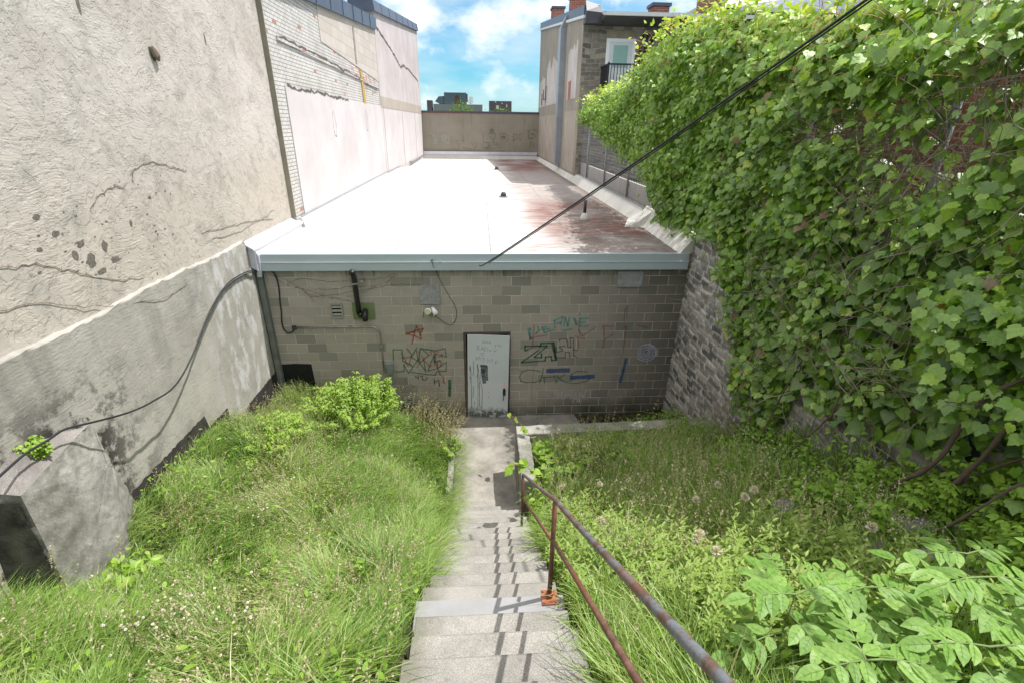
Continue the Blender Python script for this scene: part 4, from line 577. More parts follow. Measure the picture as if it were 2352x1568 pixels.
# ---------------------------------------------------------------- white brick building beyond
wb=empty('white_brick_building',(-4.3,18,0),'white painted brick side wall with block infill and slate blue parapet flashing','building')
def quadwall(pts,x0,x1): return MB().prism(pts,'x',x0,x1)
tb=lambda y: 2.95+(y-15.6)*(.7/8.3)
B(quadwall([(11.9,-6),(24.0,-6),(24.0,tb(24)),(11.9,tb(11.9))],-9,-4.3),'brick_wall',M['wbrick'],wb)
m=MB(); m.box(-4.41,11.87,-2.04,-4.296,11.899,tb(11.9)); B(m,'shaded_return',plain('beige painted shade',(.27,.25,.19),.9,0,.25,3,.8),wb)  # dark beige strip carries the shade of this return in its colour
B(quadwall([(12.45,-2.4),(24.0,-2.4),(24.0,.66),(12.45,.72)],-4.299,-4.275),'plaster_panel',M['plasterw'],wb)
B(quadwall([(15.8,2.02),(23.98,1.62),(23.98,tb(24)-.05),(15.8,tb(15.8)-.05)],-4.299,-4.285),'block_infill',M['wblock'],wb)
B(quadwall([(12.0,1.93),(23.98,1.40),(23.98,1.45),(12.0,2.0)][::1],-4.299,-4.27) if 0 else quadwall([(12.4,1.60),(23.9,1.32),(23.9,1.36),(12.4,1.66)],-4.299,-4.262),'string_course',M['wbrick'],wb)
m=MB(); m.prism([(11.9,tb(11.9)-.12),(24.1,tb(24)-.12),(24.1,tb(24)+.30),(11.9,tb(11.9)+.30)],'x',-4.7,-4.2); B(m,'parapet_flashing',M['flashing'],wb)
m=MB()
for y in np.arange(12.6,24,1.45): m.box(-4.198,y,tb(y)-.11,-4.185,y+.03,tb(y)+.30)
B(m,'flashing_seam',M['flashing'],wb)
m=MB(); m.hexa([(-4.297,20.55,.66),(-4.297,20.95,.66),(-4.27,20.95,.66),(-4.27,20.55,.66),(-4.297,20.4,1.75),(-4.297,20.7,1.75),(-4.272,20.7,1.75),(-4.272,20.4,1.75)]); B(m,'ochre_foam_streak',plain('ochre foam stain',(.50,.33,.09),.9,0,.3,12),wb)
m=MB(); m.hexa([(-4.3,19.85,1.9),(-4.3,20.05,1.9),(-4.27,20.05,1.9),(-4.27,19.85,1.9),(-4.3,19.85,3.0),(-4.3,20.05,3.0),(-4.27,20.05,3.0),(-4.27,19.85,3.0)]); B(m,'chased_slot',plain('rough chased mortar',(.36,.33,.30),.95,0,.5,12,1),wb)
crk=plain('dark crack',(.14,.12,.105),.95,0,.5,14)
def crack(parent,x,pts,w,nm='crack'):
    m=MB(); P=[];
    for i in range(len(pts)-1):
        for t in np.arange(0,1,.12): P.append((pts[i][0]*(1-t)+pts[i+1][0]*t+random.gauss(0,w*.8),pts[i][1]*(1-t)+pts[i+1][1]*t+random.gauss(0,w*.6)))
    for i in range(len(P)-1):
        a,b=P[i],P[i+1]; wa=w*random.uniform(.3,1.3); wb_=w*random.uniform(.3,1.3); m.face([(x,a[0],a[1]-wa),(x,b[0],b[1]-wb_),(x,b[0],b[1]+wb_),(x,a[0],a[1]+wa)])
    return B(m,nm,crk,parent)
crack(wb,-4.2725,[(12.5,.73),(14,.70),(15.4,.70),(17.0,.68),(18.2,.67)],.035)
crack(wb,-4.2605,[(12.5,1.67),(15,1.62),(18,1.53),(20.3,1.45)],.03); crack(wb,-4.2605,[(20.9,1.3),(23.8,1.22)],.022)
for y,z in ((16.1,.05),(20.7,.15)):
    m=MB(); k=22; ring=[(y+.16*math.cos(t*6.283/k)*random.uniform(.85,1.15),z-.12+.38*math.sin(t*6.283/k)*random.uniform(.85,1.1)) for t in range(k)]
    for i in range(k):
        a,b=ring[i],ring[(i+1)%k]; w=random.uniform(.012,.035); m.face([(-4.273,a[0],a[1]),(-4.273,b[0],b[1]),(-4.273,b[0]+(y-b[0])*w*6,b[1]+(z-b[1])*w*3),(-4.273,a[0]+(y-a[0])*w*6,a[1]+(z-a[1])*w*3)])
    B(m,'patch_outline',crk,wb)
# ---------------------------------------------------------------- pink plaster building
pb=empty('plastered_building',(-4.3,31,0),'taller pinkish plastered side wall with a long crack and flashing','building')
tcz=lambda y: 4.2+(y-24)*.1
def xc(y): return -4.28+(y-24)*.018
m=MB(); m.hexa([(-9,24.003,-6),(xc(24),24.003,-6),(xc(38),38,-6),(-9,38,-6),(-9,24.003,tcz(24)),(xc(24),24.003,tcz(24)),(xc(38),38,tcz(38)),(-9,38,tcz(38))]); B(m,'plaster_wall',M['plasterc'],pb)
m=MB(); m.hexa([(xc(24)+.001,24.1,.62),(xc(24)+.012,24.1,.62),(xc(38)+.012,37.99,.62),(xc(38)+.001,37.99,.62),(xc(24)+.001,24.1,1.07),(xc(24)+.012,24.1,1.07),(xc(38)+.012,37.99,1.09),(xc(38)+.001,37.99,1.09)]); B(m,'render_band',M['band'],pb)
m=MB(); m.hexa([(xc(24)+.001,24.1,-2.1),(xc(24)+.01,24.1,-2.1),(xc(38)+.01,37.99,-2.1),(xc(38)+.001,37.99,-2.1),(xc(24)+.001,24.1,.60),(xc(24)+.01,24.1,.60),(xc(38)+.01,37.99,.60),(xc(38)+.001,37.99,.60)]); B(m,'lower_plaster',M['plasterw'],pb)
m=MB(); m.hexa([(-5.2,23.7,tcz(24)-.03),(xc(24)+.10,23.9,tcz(24)-.03),(xc(38)+.10,38.05,tcz(38)-.03),(-5.2,38.05,tcz(38)-.03),(-5.2,23.7,tcz(24)+.36),(xc(24)+.04,23.9,tcz(24)+.36),(xc(38)+.04,38.05,tcz(38)+.36),(-5.2,38.05,tcz(38)+.36)]); B(m,'parapet_flashing',M['flashing'],pb)
m=MB()
for y in np.arange(25.5,38,2): m.hexa([(xc(y)+.10,y,tcz(y)),(xc(y)+.112,y,tcz(y)),(xc(y)+.112,y+.04,tcz(y)),(xc(y)+.10,y+.04,tcz(y)),(xc(y)+.04,y,tcz(y)+.36),(xc(y)+.052,y,tcz(y)+.36),(xc(y)+.052,y+.04,tcz(y)+.36),(xc(y)+.04,y+.04,tcz(y)+.36)])
B(m,'flashing_seam',M['flashing'],pb)
cm_=MB(); P=[]; pts=[(24.3,3.7),(27,3.35),(29,3.0),(30.2,2.75),(31,2.9),(33,2.9),(35,2.75),(37,2.6),(37.3,2.1)]
for i in range(len(pts)-1):
    for t in np.arange(0,1,.1): P.append((pts[i][0]*(1-t)+pts[i+1][0]*t,pts[i][1]*(1-t)+pts[i+1][1]*t+random.gauss(0,.03)))
for i in range(len(P)-1):
    a,b=P[i],P[i+1]; w1,w2=random.uniform(.01,.06),random.uniform(.01,.06); cm_.face([(xc(a[0])+.014,a[0],a[1]-w1),(xc(b[0])+.014,b[0],b[1]-w2),(xc(b[0])+.014,b[0],b[1]+w2),(xc(a[0])+.014,a[0],a[1]+w1)])
B(cm_,'crack',crk,pb)
for y in (24.4,29.5,34.5):
    m=MB(); m.hexa([(xc(y)+.011,y,-2.1),(xc(y)+.016,y,-2.1),(xc(y)+.016,y+.025,-2.1),(xc(y)+.011,y+.025,-2.1),(xc(y)+.011,y,.6),(xc(y)+.016,y,.6),(xc(y)+.016,y+.025,.6),(xc(y)+.011,y+.025,.6)]); B(m,'joint',crk,pb)
# ---------------------------------------------------------------- far cross wall
fw=empty('far_cross_wall',(0,38.1,-2.3),'olive grey stuccoed cross wall with thin graffiti closing off the roof','wall')
m=MB(); m.box(-4.1,38.0,-6,4.4,38.3,.70); B(m,'wall_face',M['farwall'],fw)
m=MB(); m.box(-4.1,37.95,.703,4.4,38.35,.74); B(m,'brick_course',plain('dull red edge',(.22,.07,.055),.8,0,.3,3),fw)
m=MB(); m.box(-4.1,37.93,.743,4.4,38.4,.83); B(m,'coping',M['flashing'],fw)
for gi,(k,w,lines) in enumerate(GRAF):
    if k in ('wht','grn','brn'):
        m=MB()
        for l in lines: ribbon(m,l,w,lambda p:(p[0],37.995-.001*gi,p[1]))
        o=B(m,'graffiti',GM[k],fw); o['label']={'wht':'thin white scrawl','grn':'thin dark green letters and doodles','brn':'dull red brown scribbles'}[k]
# ---------------------------------------------------------------- stone house on the right
sh=empty('stone_house',(6,23,0),'grey stone house with patched rendered side, steel duct and back door','house')
te=lambda y: 3.98+(y-23)*.122
def xe(y): return 4.28-(y-23)*.004
B(quadwall([(23,-6),(38.6,-6),(38.6,te(38.6)),(23,te(23))],4.28,14),'side_wall',M['eside'],sh)
m=MB(); m.box(4.3,22.96,-2.6,14,22.998,3.95); B(m,'stone_rear_wall',M['stonerear'],sh)
def patch(y0,y1,z0,z1,mat,jit=.05,x=4.272,nm='plaster_patch'):
    m=MB(); n=9; P=[(y0+(y1-y0)*i/n+random.uniform(-jit,jit)*(0<i<n),z0) for i in range(n+1)]+[(y1,z0+(z1-z0)*.5)]+[(y1-(y1-y0)*i/n,z1+random.uniform(-jit,jit)*3) for i in range(n+1)]+[(y0,z0+(z1-z0)*.5)]
    m.prism(P,'x',x,4.2795); B(m,nm,mat,sh)
patch(23.5,26.6,-2.0,.62,M['elow'],.0); patch(29.0,38.2,-2.0,.55,M['elow'],.0)
patch(29.2,34.3,1.12,3.3,M['epatch'],.12); patch(35,38.2,1.12,2.7,M['epatch'],.1); patch(23.9,26.3,1.12,3.25,M['epatch'],.1)
m=MB(); m.box(4.264,25.2,1.13,4.271,25.9,1.9); B(m,'exposed_brick',M['redbrick'],sh)
m=MB(); m.box(4.0,27.3,-1.9,4.277,28.0,4.3); m.hexa([(4.0,27.3,4.3),(4.277,27.3,4.3),(4.277,28,4.3),(4.0,28,4.3),(4.2,27.0,4.75),(4.45,27.0,4.75),(4.45,27.6,4.75),(4.2,27.6,4.75)])
B(m,'steel_duct',M['greymetal'],sh)
m=MB(); m.box(3.985,27.28,.25,4.29,28.02,.30); m.box(3.985,27.28,1.85,4.29,28.02,1.9); B(m,'duct_joint',M['greymetal'],sh)
m=MB(); m.tube([(4.27,34.0,2.2),(4.2,34.0,2.2),(4.2,34.0,1.5),(4.2,35.2,1.5),(4.2,35.2,2.1)],.03,6); m.tube([(4.2,36.0,1.2),(4.2,36.0,1.9)],.03,6); B(m,'wall_pipe',M['rusty'],sh)
m=MB(); m.prism([(22.7,te(22.7)-.02),(38.7,te(38.7)-.02),(38.7,te(38.7)+.08),(22.7,te(22.7)+.08)],'x',4.2,4.5); B(m,'eave_trim',M['trimw'],sh)
m=MB(); m.prism([(22.9,te(22.9)+.083),(38.7,te(38.7)+.083),(38.7,te(38.7)+.42),(22.9,te(22.9)+.42)],'x',4.25,4.9); B(m,'parapet_flashing',M['flashing'],sh)
m=MB(); m.hexa([(4.25,22.55,3.72),(5.0,22.55,3.72),(5.0,22.95,3.72),(4.25,22.95,3.72),(4.3,22.6,4.15),(4.95,22.6,4.1),(4.95,22.95,4.4),(4.3,22.95,4.55)]); B(m,'corner_flashing',M['darkmetal'],sh)
m=MB(); m.box(5.0,22.05,3.93,14,22.15,4.06); B(m,'gutter',M['trimw'],sh)
m=MB(); m.hexa([(4.9,22.15,3.88),(14,22.15,3.88),(14,22.96,3.7),(4.9,22.96,3.7),(4.9,22.15,3.94),(14,22.15,3.94),(14,22.96,4.2),(4.9,22.96,4.2)]); B(m,'soffit',M['soffit'],sh)
m=MB(); m.box(4.9,23.0,4.1,14,38.6,4.22); B(m,'roof',M['flashing'],sh)
def chim(x0,y0,x1,y1,z0,z1):
    m=MB(); m.box(x0,y0,z0,x1,y1,z1); c=B(m,'chimney',M['redbrick'],sh); e=MB().box(x0-.06,y0-.06,z1,x1+.06,y1+.06,z1+.12)
    o=e.build('chimney_cap',M['flashing'],c); o.location=(0,0,0)
chim(4.75,36.4,5.5,37.2,5.0,6.75); chim(4.62,28.3,5.35,29.1,4.5,5.75); chim(7.35,23.9,8.05,24.6,4.2,4.62); chim(9.5,24,10.3,24.7,4.2,5.5)
m=MB(); m.box(5.24,22.93,3.285,6.42,22.957,3.56); B(m,'lintel',plain('tan stone lintel',(.30,.25,.17),.9,0,.35,7,.8),sh)
m=MB(); m.box(5.27,22.92,1.2,5.40,22.955,3.28); m.box(6.36,22.92,1.2,6.49,22.955,3.28); m.box(5.40,22.92,3.16,6.36,22.955,3.28); B(m,'door_frame',M['white'],sh)
d2=MB().box(5.403,22.93,1.2,6.357,22.956,3.157); d2=B(d2,'back_door',M['trimw'],sh)
m=MB(); m.box(5.58,22.915,2.25,6.18,22.929,3.04); gg=m.build('glass_pane',M['glass'],d2); gg.location=(0,0,0)
m=MB(); m.tube([(6.25,22.92,2.05),(6.25,22.87,2.05)],.03,8); hh=m.build('handle',M['darkmetal'],d2); hh.location=(0,0,0)
m=MB(); m.box(5.1,21.6,1.05,8.5,22.95,1.2); B(m,'balcony_slab',M['oldconc'],sh)
rl=MB(); rl.box(5.1,21.6,2.2,8.5,21.65,2.26); rl.box(5.1,21.6,1.27,8.5,21.65,1.31); rl.box(5.1,21.65,2.2,5.15,22.95,2.26); rl.box(5.1,21.65,1.27,5.15,22.95,1.31); rl.box(5.09,21.59,1.2,5.15,21.65,2.3)
for x in np.arange(5.22,8.5,.125): rl.box(x,21.612,1.3,x+.025,21.637,2.21)
for y in np.arange(21.75,22.9,.125): rl.box(5.112,y,1.3,5.137,y+.025,2.21)
B(rl,'balcony_railing',M['black'],sh)
m=MB()
for x in (6.72,6.92): m.tube([(x-.06,22.9,2.3),(x,22.9,3.3),(x+.02,22.88,3.42),(x+.03,22.8,3.45)],.05,10)
m.tube([(7.15,22.9,3.1),(7.15,22.9,3.4),(7.3,22.85,3.42)],.06,8); B(m,'vent_pipe',M['black'],sh,smooth=True)
# house further right whose roof shows over the vines
fh=empty('dark_roofed_house',(14,26,2),'dark slate roofed stone house just showing above the vines','house')
m=MB(); m.box(11.0,25,-2.2,22,34,4.9); B(m,'wall',M['stonerear'],fh)
m=MB(); m.hexa([(10.6,24.5,4.75),(22.5,24.5,4.9),(22.5,34.5,4.9),(10.6,34.5,4.9),(11.2,25.4,5.7),(22.5,25.6,6.6),(22.5,34,6.6),(11.5,34,5.7)]); B(m,'roof',M['flashing'],fh)
m=MB(); m.box(11.3,24.2,4.6,22,24.45,4.75); B(m,'gutter',M['trimw'],fh)
rb=empty('red_brick_house',(6,5,0),'red brick house wall glimpsed through gaps in the vines','house')
m=MB(); m.box(5.6,1.2,-2.2,10,8.5,.75); B(m,'wall',M['redbrick'],rb)
# ---------------------------------------------------------------- rubble stone wall (displaced stones)
def rubble(y0,y1,z0,z1,step,seed,cs):
    r=np.random.default_rng(seed); ny=int((y1-y0)/step)+1; nz=int((z1-z0)/step)+1
    Y,Z=np.meshgrid(np.linspace(y0,y1,ny),np.linspace(z0,z1,nz),indexing='ij'); cw,ch=cs
    nj=int((z1-z0)/ch)+3; best=np.full(Y.shape,9e9); sec=np.full(Y.shape,9e9); bid=np.zeros(Y.shape,int); rowoff=r.random(nj+4)
    CY=[];CZ=[];SW=[]
    for j in range(-1,nj):
        y=y0-cw+rowoff[j]*cw
        while y<y1+cw:
            w=cw*r.uniform(.5,1.6); CY.append(y+w/2); CZ.append(z0+(j+.5)*ch+r.normal(0,ch*.16)); SW.append(w); y+=w
    CY=np.array(CY);CZ=np.array(CZ);SW=np.array(SW)
    wy=Y+.012*np.sin(Z*23+Y*3)+.006*np.sin(Y*37+Z*45); wz=Z+.02*np.sin(Y*2.3)+.009*np.sin(Y*13+Z*8)+.005*np.sin(Y*41-Z*19)
    for i in range(len(CY)):
        d=np.maximum(np.abs(wy-CY[i])/(SW[i]*.5),np.abs(wz-CZ[i])/(ch*.5))
        lt=d<best; sec=np.where(lt,best,np.minimum(sec,d)); bid=np.where(lt,i,bid); best=np.where(lt,d,best)
    edge=np.clip((1.0-best)/.18,0,1); edge=edge*edge*(3-2*edge); hs=r.uniform(.2,1,len(CY)); tint=r.random(len(CY)); ty=r.normal(0,.25,len(CY)); tz=r.normal(0,.35,len(CY))
    h=edge*(.008+.022*hs[bid]+ty[bid]*(Y-CY[bid])*.05+tz[bid]*(Z-CZ[bid])*.12)+.0015*r.standard_normal(Y.shape)
    return Y,Z,h,tint[bid],np.clip(1.25-edge*1.3,0,1)
rw=empty('rubble_stone_wall',(4.3,6,-4),'old rubble stone retaining wall on the right, half buried in vines','stone wall')
Y,Z,h,t_,mo=rubble(1.0,9.7,-6.4,-1.95,.022,3,(.33,.115)); X=4.28-h-.02*np.clip((-2-Z),0,5)
idx=np.arange(Y.size).reshape(Y.shape); Q=np.stack([idx[:-1,:-1],idx[:-1,1:],idx[1:,1:],idx[1:,:-1]],-1).reshape(-1,4)
o=npmesh('stone_face',np.stack([X,Y,Z],-1).reshape(-1,3),Q,M['rubble'],rw,{'tint':t_.ravel(),'mortar':mo.ravel()},smooth=True); o.location=-rw.location
m=MB(); m.box(4.3,-3,-6.6,4.61,9.7,-1.97); B(m,'wall_core',M['rubble'],rw)
m=MB(); m.box(4.22,2.2,-1.95,4.6,6.6,-.9); B(m,'wall_top_course',M['rubble'],rw)
m=MB(); m.box(4.12,3.05,-2.75,4.2,3.6,-2.35); B(m,'drain_hole',M['dark'],rw) if 0 else None
hb=MB(); k=11
hb.face([(4.14,3.26+.20*math.cos(i*6.283/k)*random.uniform(.7,1.1),-2.5+.15*math.sin(i*6.283/k)*random.uniform(.7,1.1)) for i in range(k)]); B(hb,'dark_cavity',M['dark'],rw)
# ---------------------------------------------------------------- chain link fence on the roof edge
cf=empty('chain_link_fence',(4.5,18,-2),'rusty grey chain link fence along the right roof edge, partly under vines','fence')
m=MB()
for y in (24.0,21.3,18.2,15.2,12.6,10.0,7.4,4.8): B(MB().tube([(4.48,y,-2.1),(4.48,y,.75)],.035,8),'post',M['fencemetal'],cf,smooth=True)
B(MB().tube([(4.48,24.0,.75),(4.48,2.0,.75)],.028,8),'top_rail',M['fencemetal'],cf)
B(MB().tube([(4.45,24.0,-2.0),(4.45,9.5,-2.0)],.022,6),'bottom_rail',M['fencemetal'],cf)
V=[];F=[]; zz0,zz1=-1.98,.74; sp=.16; rr=.012
def wire(y0,z0,y1,z1):
    b=len(V); dy,dz=y1-y0,z1-z0; L=math.hypot(dy,dz); ny,nz=-dz/L*rr,dy/L*rr
    V.extend([(4.5,y0-ny,z0-nz),(4.5,y0+ny,z0+nz),(4.5,y1+ny,z1+nz),(4.5,y1-ny,z1-nz)]); F.append((b,b+1,b+2,b+3))
for y in np.arange(9.8,26.8,sp): 
    H=zz1-zz0; a=y; b_=y-H*.75
    if b_<9.6: continue
    wire(min(a,24),zz0 if a<=24 else zz0+(a-24)/.75,b_,zz1)
for y in np.arange(7.2,24,sp):
    H=zz1-zz0; b_=y+H*.75
    wire(max(y,9.8),zz0 if y>=9.8 else zz0+(9.8-y)/.75,min(b_,24),zz1 if b_<=24 else zz1-(b_-24)/.75)
o=npmesh('wire_mesh',V,F,M['fencemetal'],cf); o.location=-cf.location
pp=empty('low_panel_parapet',(4.6,17,-1.8),'low row of pale concrete panels behind the chain link fence','parapet')
ys=list(np.arange(9.8,24.1,1.58))
for y in ys: B(MB().box(4.54,y+.006,-2.02,4.62,y+1.574,-1.52),'panel',M['panel'],pp,bevel=.004)
# ---------------------------------------------------------------- roof fittings
for x,y,l in ((.82,17.6,'small domed roof drain nearer the block wall edge'),(.95,28.9,'small roof drain far down the white roof')):
    e=empty('roof_drain',(x,y,-2.32),l,'roof drain','roof drains'); m=MB(); m.tube([(x,y,-2.318),(x,y,-2.29)],.16,16); B(m,'flange',M['oldconc'],e)
    m=MB(); m.tube([(x,y,-2.29),(x,y,-2.2),(x,y,-2.15)],[.11,.09,.05],12); B(m,'strainer',M['darkmetal'],e)
e=empty('roof_vent_pipe',(2.78,13.1,-2.3),'short dark vent pipe with white base standing on the stained roof','vent pipe')
m=MB(); m.tube([(2.78,13.1,-2.318),(2.78,13.1,-2.24),(2.78,13.1,-2.12)],[.13,.11,.055],14); B(m,'base_collar',M['membrane'],e,smooth=True)
m=MB(); m.tube([(2.78,13.1,-2.12),(2.78,13.1,-1.80)],.042,12); B(m,'pipe',M['darkmetal'],e,smooth=True)
# ---------------------------------------------------------------- far rooftops
ro=empty('distant_flat_roof',(-2.5,60,0),'pale flat roof edge beyond the cross wall under the slate unit','building')
B(MB().box(-4.9,59,-6.5,0.4,66,1.95),'wall',M['rooftar'],ro)
h1=empty('rooftop_unit',(-2.6,60,2),'slate blue rooftop air handling unit with angled side hood','rooftop unit','rooftop units beyond the cross wall')
B(MB().box(-3.75,59.3,1.98,-1.35,61.5,3.1),'cabinet',M['hvac'],h1); B(MB().prism([(-3.8,2.0),(-3.8,2.75),(-4.35,2.7),(-4.75,2.2),(-4.3,1.98)],'y',59.4,61.2),'side_hood',M['hvac'],h1)
m=MB(); 
for i in range(5): m.tube([(-2.55+i*.08,59.25,2.6),(-2.55+i*.08,59.25,2.85+.06*(i%2))],.02,5)
m.box(-2.6,59.25,2.1,-2.15,59.29,2.6); B(m,'pipe_cluster',M['rusty'],h1); B(MB().box(-1.34,59.5,2.2,-1.2,60.2,3.0),'coil_panel',M['hvac2'],h1)
B(MB().box(-1.05,60,2.1,-.6,60.6,2.75),'white_box',M['white'],h1)
h2=empty('rooftop_unit',(2.4,60,1),'brown grey rooftop unit with pale labels nearer the stone house','rooftop unit','rooftop units beyond the cross wall')
B(MB().box(1.15,59.3,.2,3.6,61.4,2.35),'cabinet',M['hvac2'],h2)
m=MB(); m.box(1.9,59.27,1.55,2.2,59.295,1.9); m.box(1.75,59.27,2.2,1.9,59.295,2.28); m.box(2.5,59.27,2.05,2.6,59.295,2.16); m.box(3.0,59.27,1.75,3.12,59.295,2.05); m.box(2.35,59.27,1.5,2.75,59.295,1.56); B(m,'panel_label',M['white'],h2)
B(MB().box(-5.6,59.0,1.0,-5.05,60.5,2.3),'cabinet',M['hvac2'],empty('rooftop_unit',(-5.3,60,1),'partly hidden rooftop unit at the far left beside the plastered wall','rooftop unit','rooftop units beyond the cross wall'))
B(MB().box(1.0,59.2,-6.5,9,66,1.0),'wall',M['rooftar'],empty('distant_building',(5,62,0),'low pale building under the brown grey rooftop unit','building'))
# ---------------------------------------------------------------- handrail
hr=empty('pipe_handrail',(.53,2.8,-3.57),'rusty two rail pipe handrail along the right side of the stairs','handrail')
def top(y): return -2.55+(2.8-y)*.662 if y<2.8 else -2.55-(y-2.8)*.712
def H(m,name,mat,**k): o=m.build(name,mat,hr,**k); o.location=-Vector(hr.location); return o
P=[(.53,5.22,top(5.22))]+[(.53,y,top(y)+.012*math.exp(-((y-2.8)/.25)**2)) for y in (5.0,4.2,3.4,3.0,2.8,2.6,2.2,1.6,1.0,.5,.0,-.4)]
H(MB().tube([(.53,5.25,top(5.22)-.06),(.53,5.24,top(5.22)-.02)]+P,.0185,14),'top_rail',M['railgrey'],smooth=True)
H(MB().tube([(.53,5.2,top(5.2)-.40),(.53,2.83,top(2.83)-.40)],.0145,10),'mid_rail',M['rusty'],smooth=True)
H(MB().tube([(.53,2.78,top(2.78)-.385),(.53,2.2,top(2.2)-.385),(.53,-.3,top(-.3)-.385)],.016,10),'mid_rail',M['rusty'],smooth=True)
H(MB().tube([(.53,2.8,-3.56),(.53,2.8,top(2.8)-.01)],.019,14),'post',M['rusty'],smooth=True)
H(MB().tube([(.53,5.22,-5.2),(.53,5.22,top(5.22)-.01)],.019,14),'post',M['rusty'],smooth=True)
H(MB().tube([(.53,.25,-1.95),(.53,.25,top(.25)-.01)],.019,14),'post',M['rusty'],smooth=True)
m=MB(); m.box(.465,2.725,-3.568,.595,2.862,-3.556); H(m,'base_plate',M['orange'])
m=MB(); m.tube([(.53,2.8,-3.556),(.53,2.8,-3.51)],.03,14)
for dx in (-.05,.05):
    for dy in (-.055,.05): m.tube([(.53+dx,2.795+dy,-3.556),(.53+dx,2.795+dy,-3.546)],.008,6)
H(m,'post_collar',M['orange'])
# ---------------------------------------------------------------- cables
m=MB(); L=[(-4.277, 9.4, -2.613), (-4.3, 9.252, -2.588), (-4.31,8.87,-2.53),(-4.31, 8.213, -2.546), (-4.27, 7.441, -2.766), (-4.18, 6.595, -3.118), (-4.1, 5.973, -3.238), (-4.06,5.46,-3.17),(-4.05, 5.059, -3.074), (-4.1,4.69,-2.95),(-4.16, 4.351, -2.83), (-4.14,4.13,-2.80),(-4.1, 3.85, -2.75), (-4.0, 3.49, -2.71),(-3.7,2.6,-2.6),(-3.2,1.2,-2.2)]
def smoothpts(P,k=6):
    P=[Vector(p) for p in P]; out=[]
    for i in range(len(P)-1):
        p0=P[max(i-1,0)];p1=P[i];p2=P[i+1];p3=P[min(i+2,len(P)-1)]
        for j in range(k):
            t=j/k; out.append(.5*((2*p1)+(-p0+p2)*t+(2*p0-5*p1+4*p2-p3)*t*t+(-p0+3*p1-3*p2+p3)*t**3))
    return out+[P[-1]]
e=empty('black_service_cable',(-4.28,9.4,-2.6),'thick black cable sagging along the grey render wall over the buttress','cable')
B(MB().tube(smoothpts(L),.0115,8),'cable_run',M['cable'],e,smooth=True)
B(MB().tube(smoothpts([(p[0]+.006,p[1],p[2]-.028) for p in L[:5]]+[(L[5][0],L[5][1],L[5][2]-.012)]),.008,6),'second_strand',M['cable'],e,smooth=True)
B(MB().tube(smoothpts([(-4.277,9.43,-2.613),(-4.2,9.46,-2.61),(-4.08,9.475,-2.66),(-4.01,9.48,-2.757),(-3.99,9.48,-3.0),(-4.02,9.48,-3.3),(-4.03,9.48,-3.502),(-4.06,9.48,-3.75),(-4.04,9.48,-3.9),(-3.97,9.47,-3.96),(-3.88,9.47,-3.94),(-3.84,9.475,-3.86)]),.013,8),'wall_drop',M['cable'],e,smooth=True)
e=empty('overhead_cable',(-.94,9.37,-2.42),'long black twin overhead cable rising from the fascia hook to the upper right','cable')
a_=[(-0.939, 9.37, -2.402),(-.80,9.2,-2.41),(-.55,8.9,-2.40),(-.27,8.5,-2.32),(-.03,8.0,-2.16),(0.113,7.7,-2.05)]
far_=[(0.125, 7.7, -2.025), (1.076, 6.331, -1.004), (1.687, 5.375, -0.318), (2.095, 4.67, 0.167), (2.373, 4.129, 0.52), (2.564, 3.7, 0.785), (2.755, 3.271, 1.05), (3.137, 2.413, 1.58), (3.71, 1.126, 2.375)]
B(MB().tube(smoothpts(a_),.005,6),'bare_wire',M['galv'],e,smooth=True)
B(MB().tube(smoothpts([a_[-2]]+far_),.0105,8),'cable_strand',M['cable'],e,smooth=True)
B(MB().tube(smoothpts([(p[0]+.006,p[1],p[2]-.022) for p in far_]),.0065,8),'cable_strand',M['cable'],e,smooth=True)
e=empty('dangling_wire',(-.95,9.37,-2.43),'thin black wire looping from the fascia hook down to the floodlight','wire')
B(MB().tube(smoothpts([(-.948,9.36,-2.43),(-.93,9.37,-2.55),(-.87,9.44,-2.72),(-.778,9.47,-2.947),(-.66,9.47,-3.18),(-.554,9.47,-3.381),(-.51,9.47,-3.55),(-.54,9.47,-3.72),(-.631,9.47,-3.82),(-.74,9.47,-3.79),(-.837,9.47,-3.719),(-.97,9.40,-3.58),(-1.08,9.33,-3.43),(-1.15,9.42,-3.48),(-1.2,9.48,-3.60),(-1.205,9.48,-3.66)]),.0055,6),'wire_loop',M['cable'],e,smooth=True)
B(MB().box(-.965,9.35,-2.45,-.93,9.384,-2.41),'hook',M['galv'],e)
# ================================================================ VEGETATION
def unit(n): v=rng.normal(size=(n,3)); return nrm(v)
def field(x,y,s=0.0): return np.sin(1.9*x+.7*y+s)+.7*np.sin(2.7*y-1.3*x+2*s)+.5*np.sin(4.3*x+3.1*y+s)
def grass(name,px,py,L,w,val,bend,mat,label=None,cat=None,ang=None,pz=None,spread=.85):
    n=len(px); pz=gz(px,py)-.03 if pz is None else pz
    a=(field(px,py)*1.6+.9*field(px*3.1,py*3.1,6)+rng.normal(0,spread,n)) if ang is None else ang+rng.normal(0,spread,n)
    dx,dy=np.cos(a),np.sin(a); yaw=a+np.pi/2+rng.normal(0,.5,n); sx,sy=np.cos(yaw),np.sin(yaw); V=[]
    for t,wt in ((0,1),(.33,.95),(.68,.7),(1,0)):
        h=L*(t-bend*.62*t*t); o=L*bend*(.25*t+.75*t*t)
        c=np.stack([px+dx*o,py+dy*o,pz+h],-1); s_=np.stack([sx,sy,np.zeros(n)],-1)*(w*wt/2)[:,None]
        if wt: V+= [c-s_,c+s_]
        else: V+=[c]
    V=np.stack(V,1).reshape(-1,3); b=(np.arange(n)*7)[:,None,None]
    T=(np.array([(0,1,3),(0,3,2),(2,3,5),(2,5,4),(4,5,6)])[None]+b).reshape(-1,3)
    o=npmesh(name,V,T,mat,None,{'v':np.repeat(val,7)}); tag(o,label,cat,kind='stuff'); return o
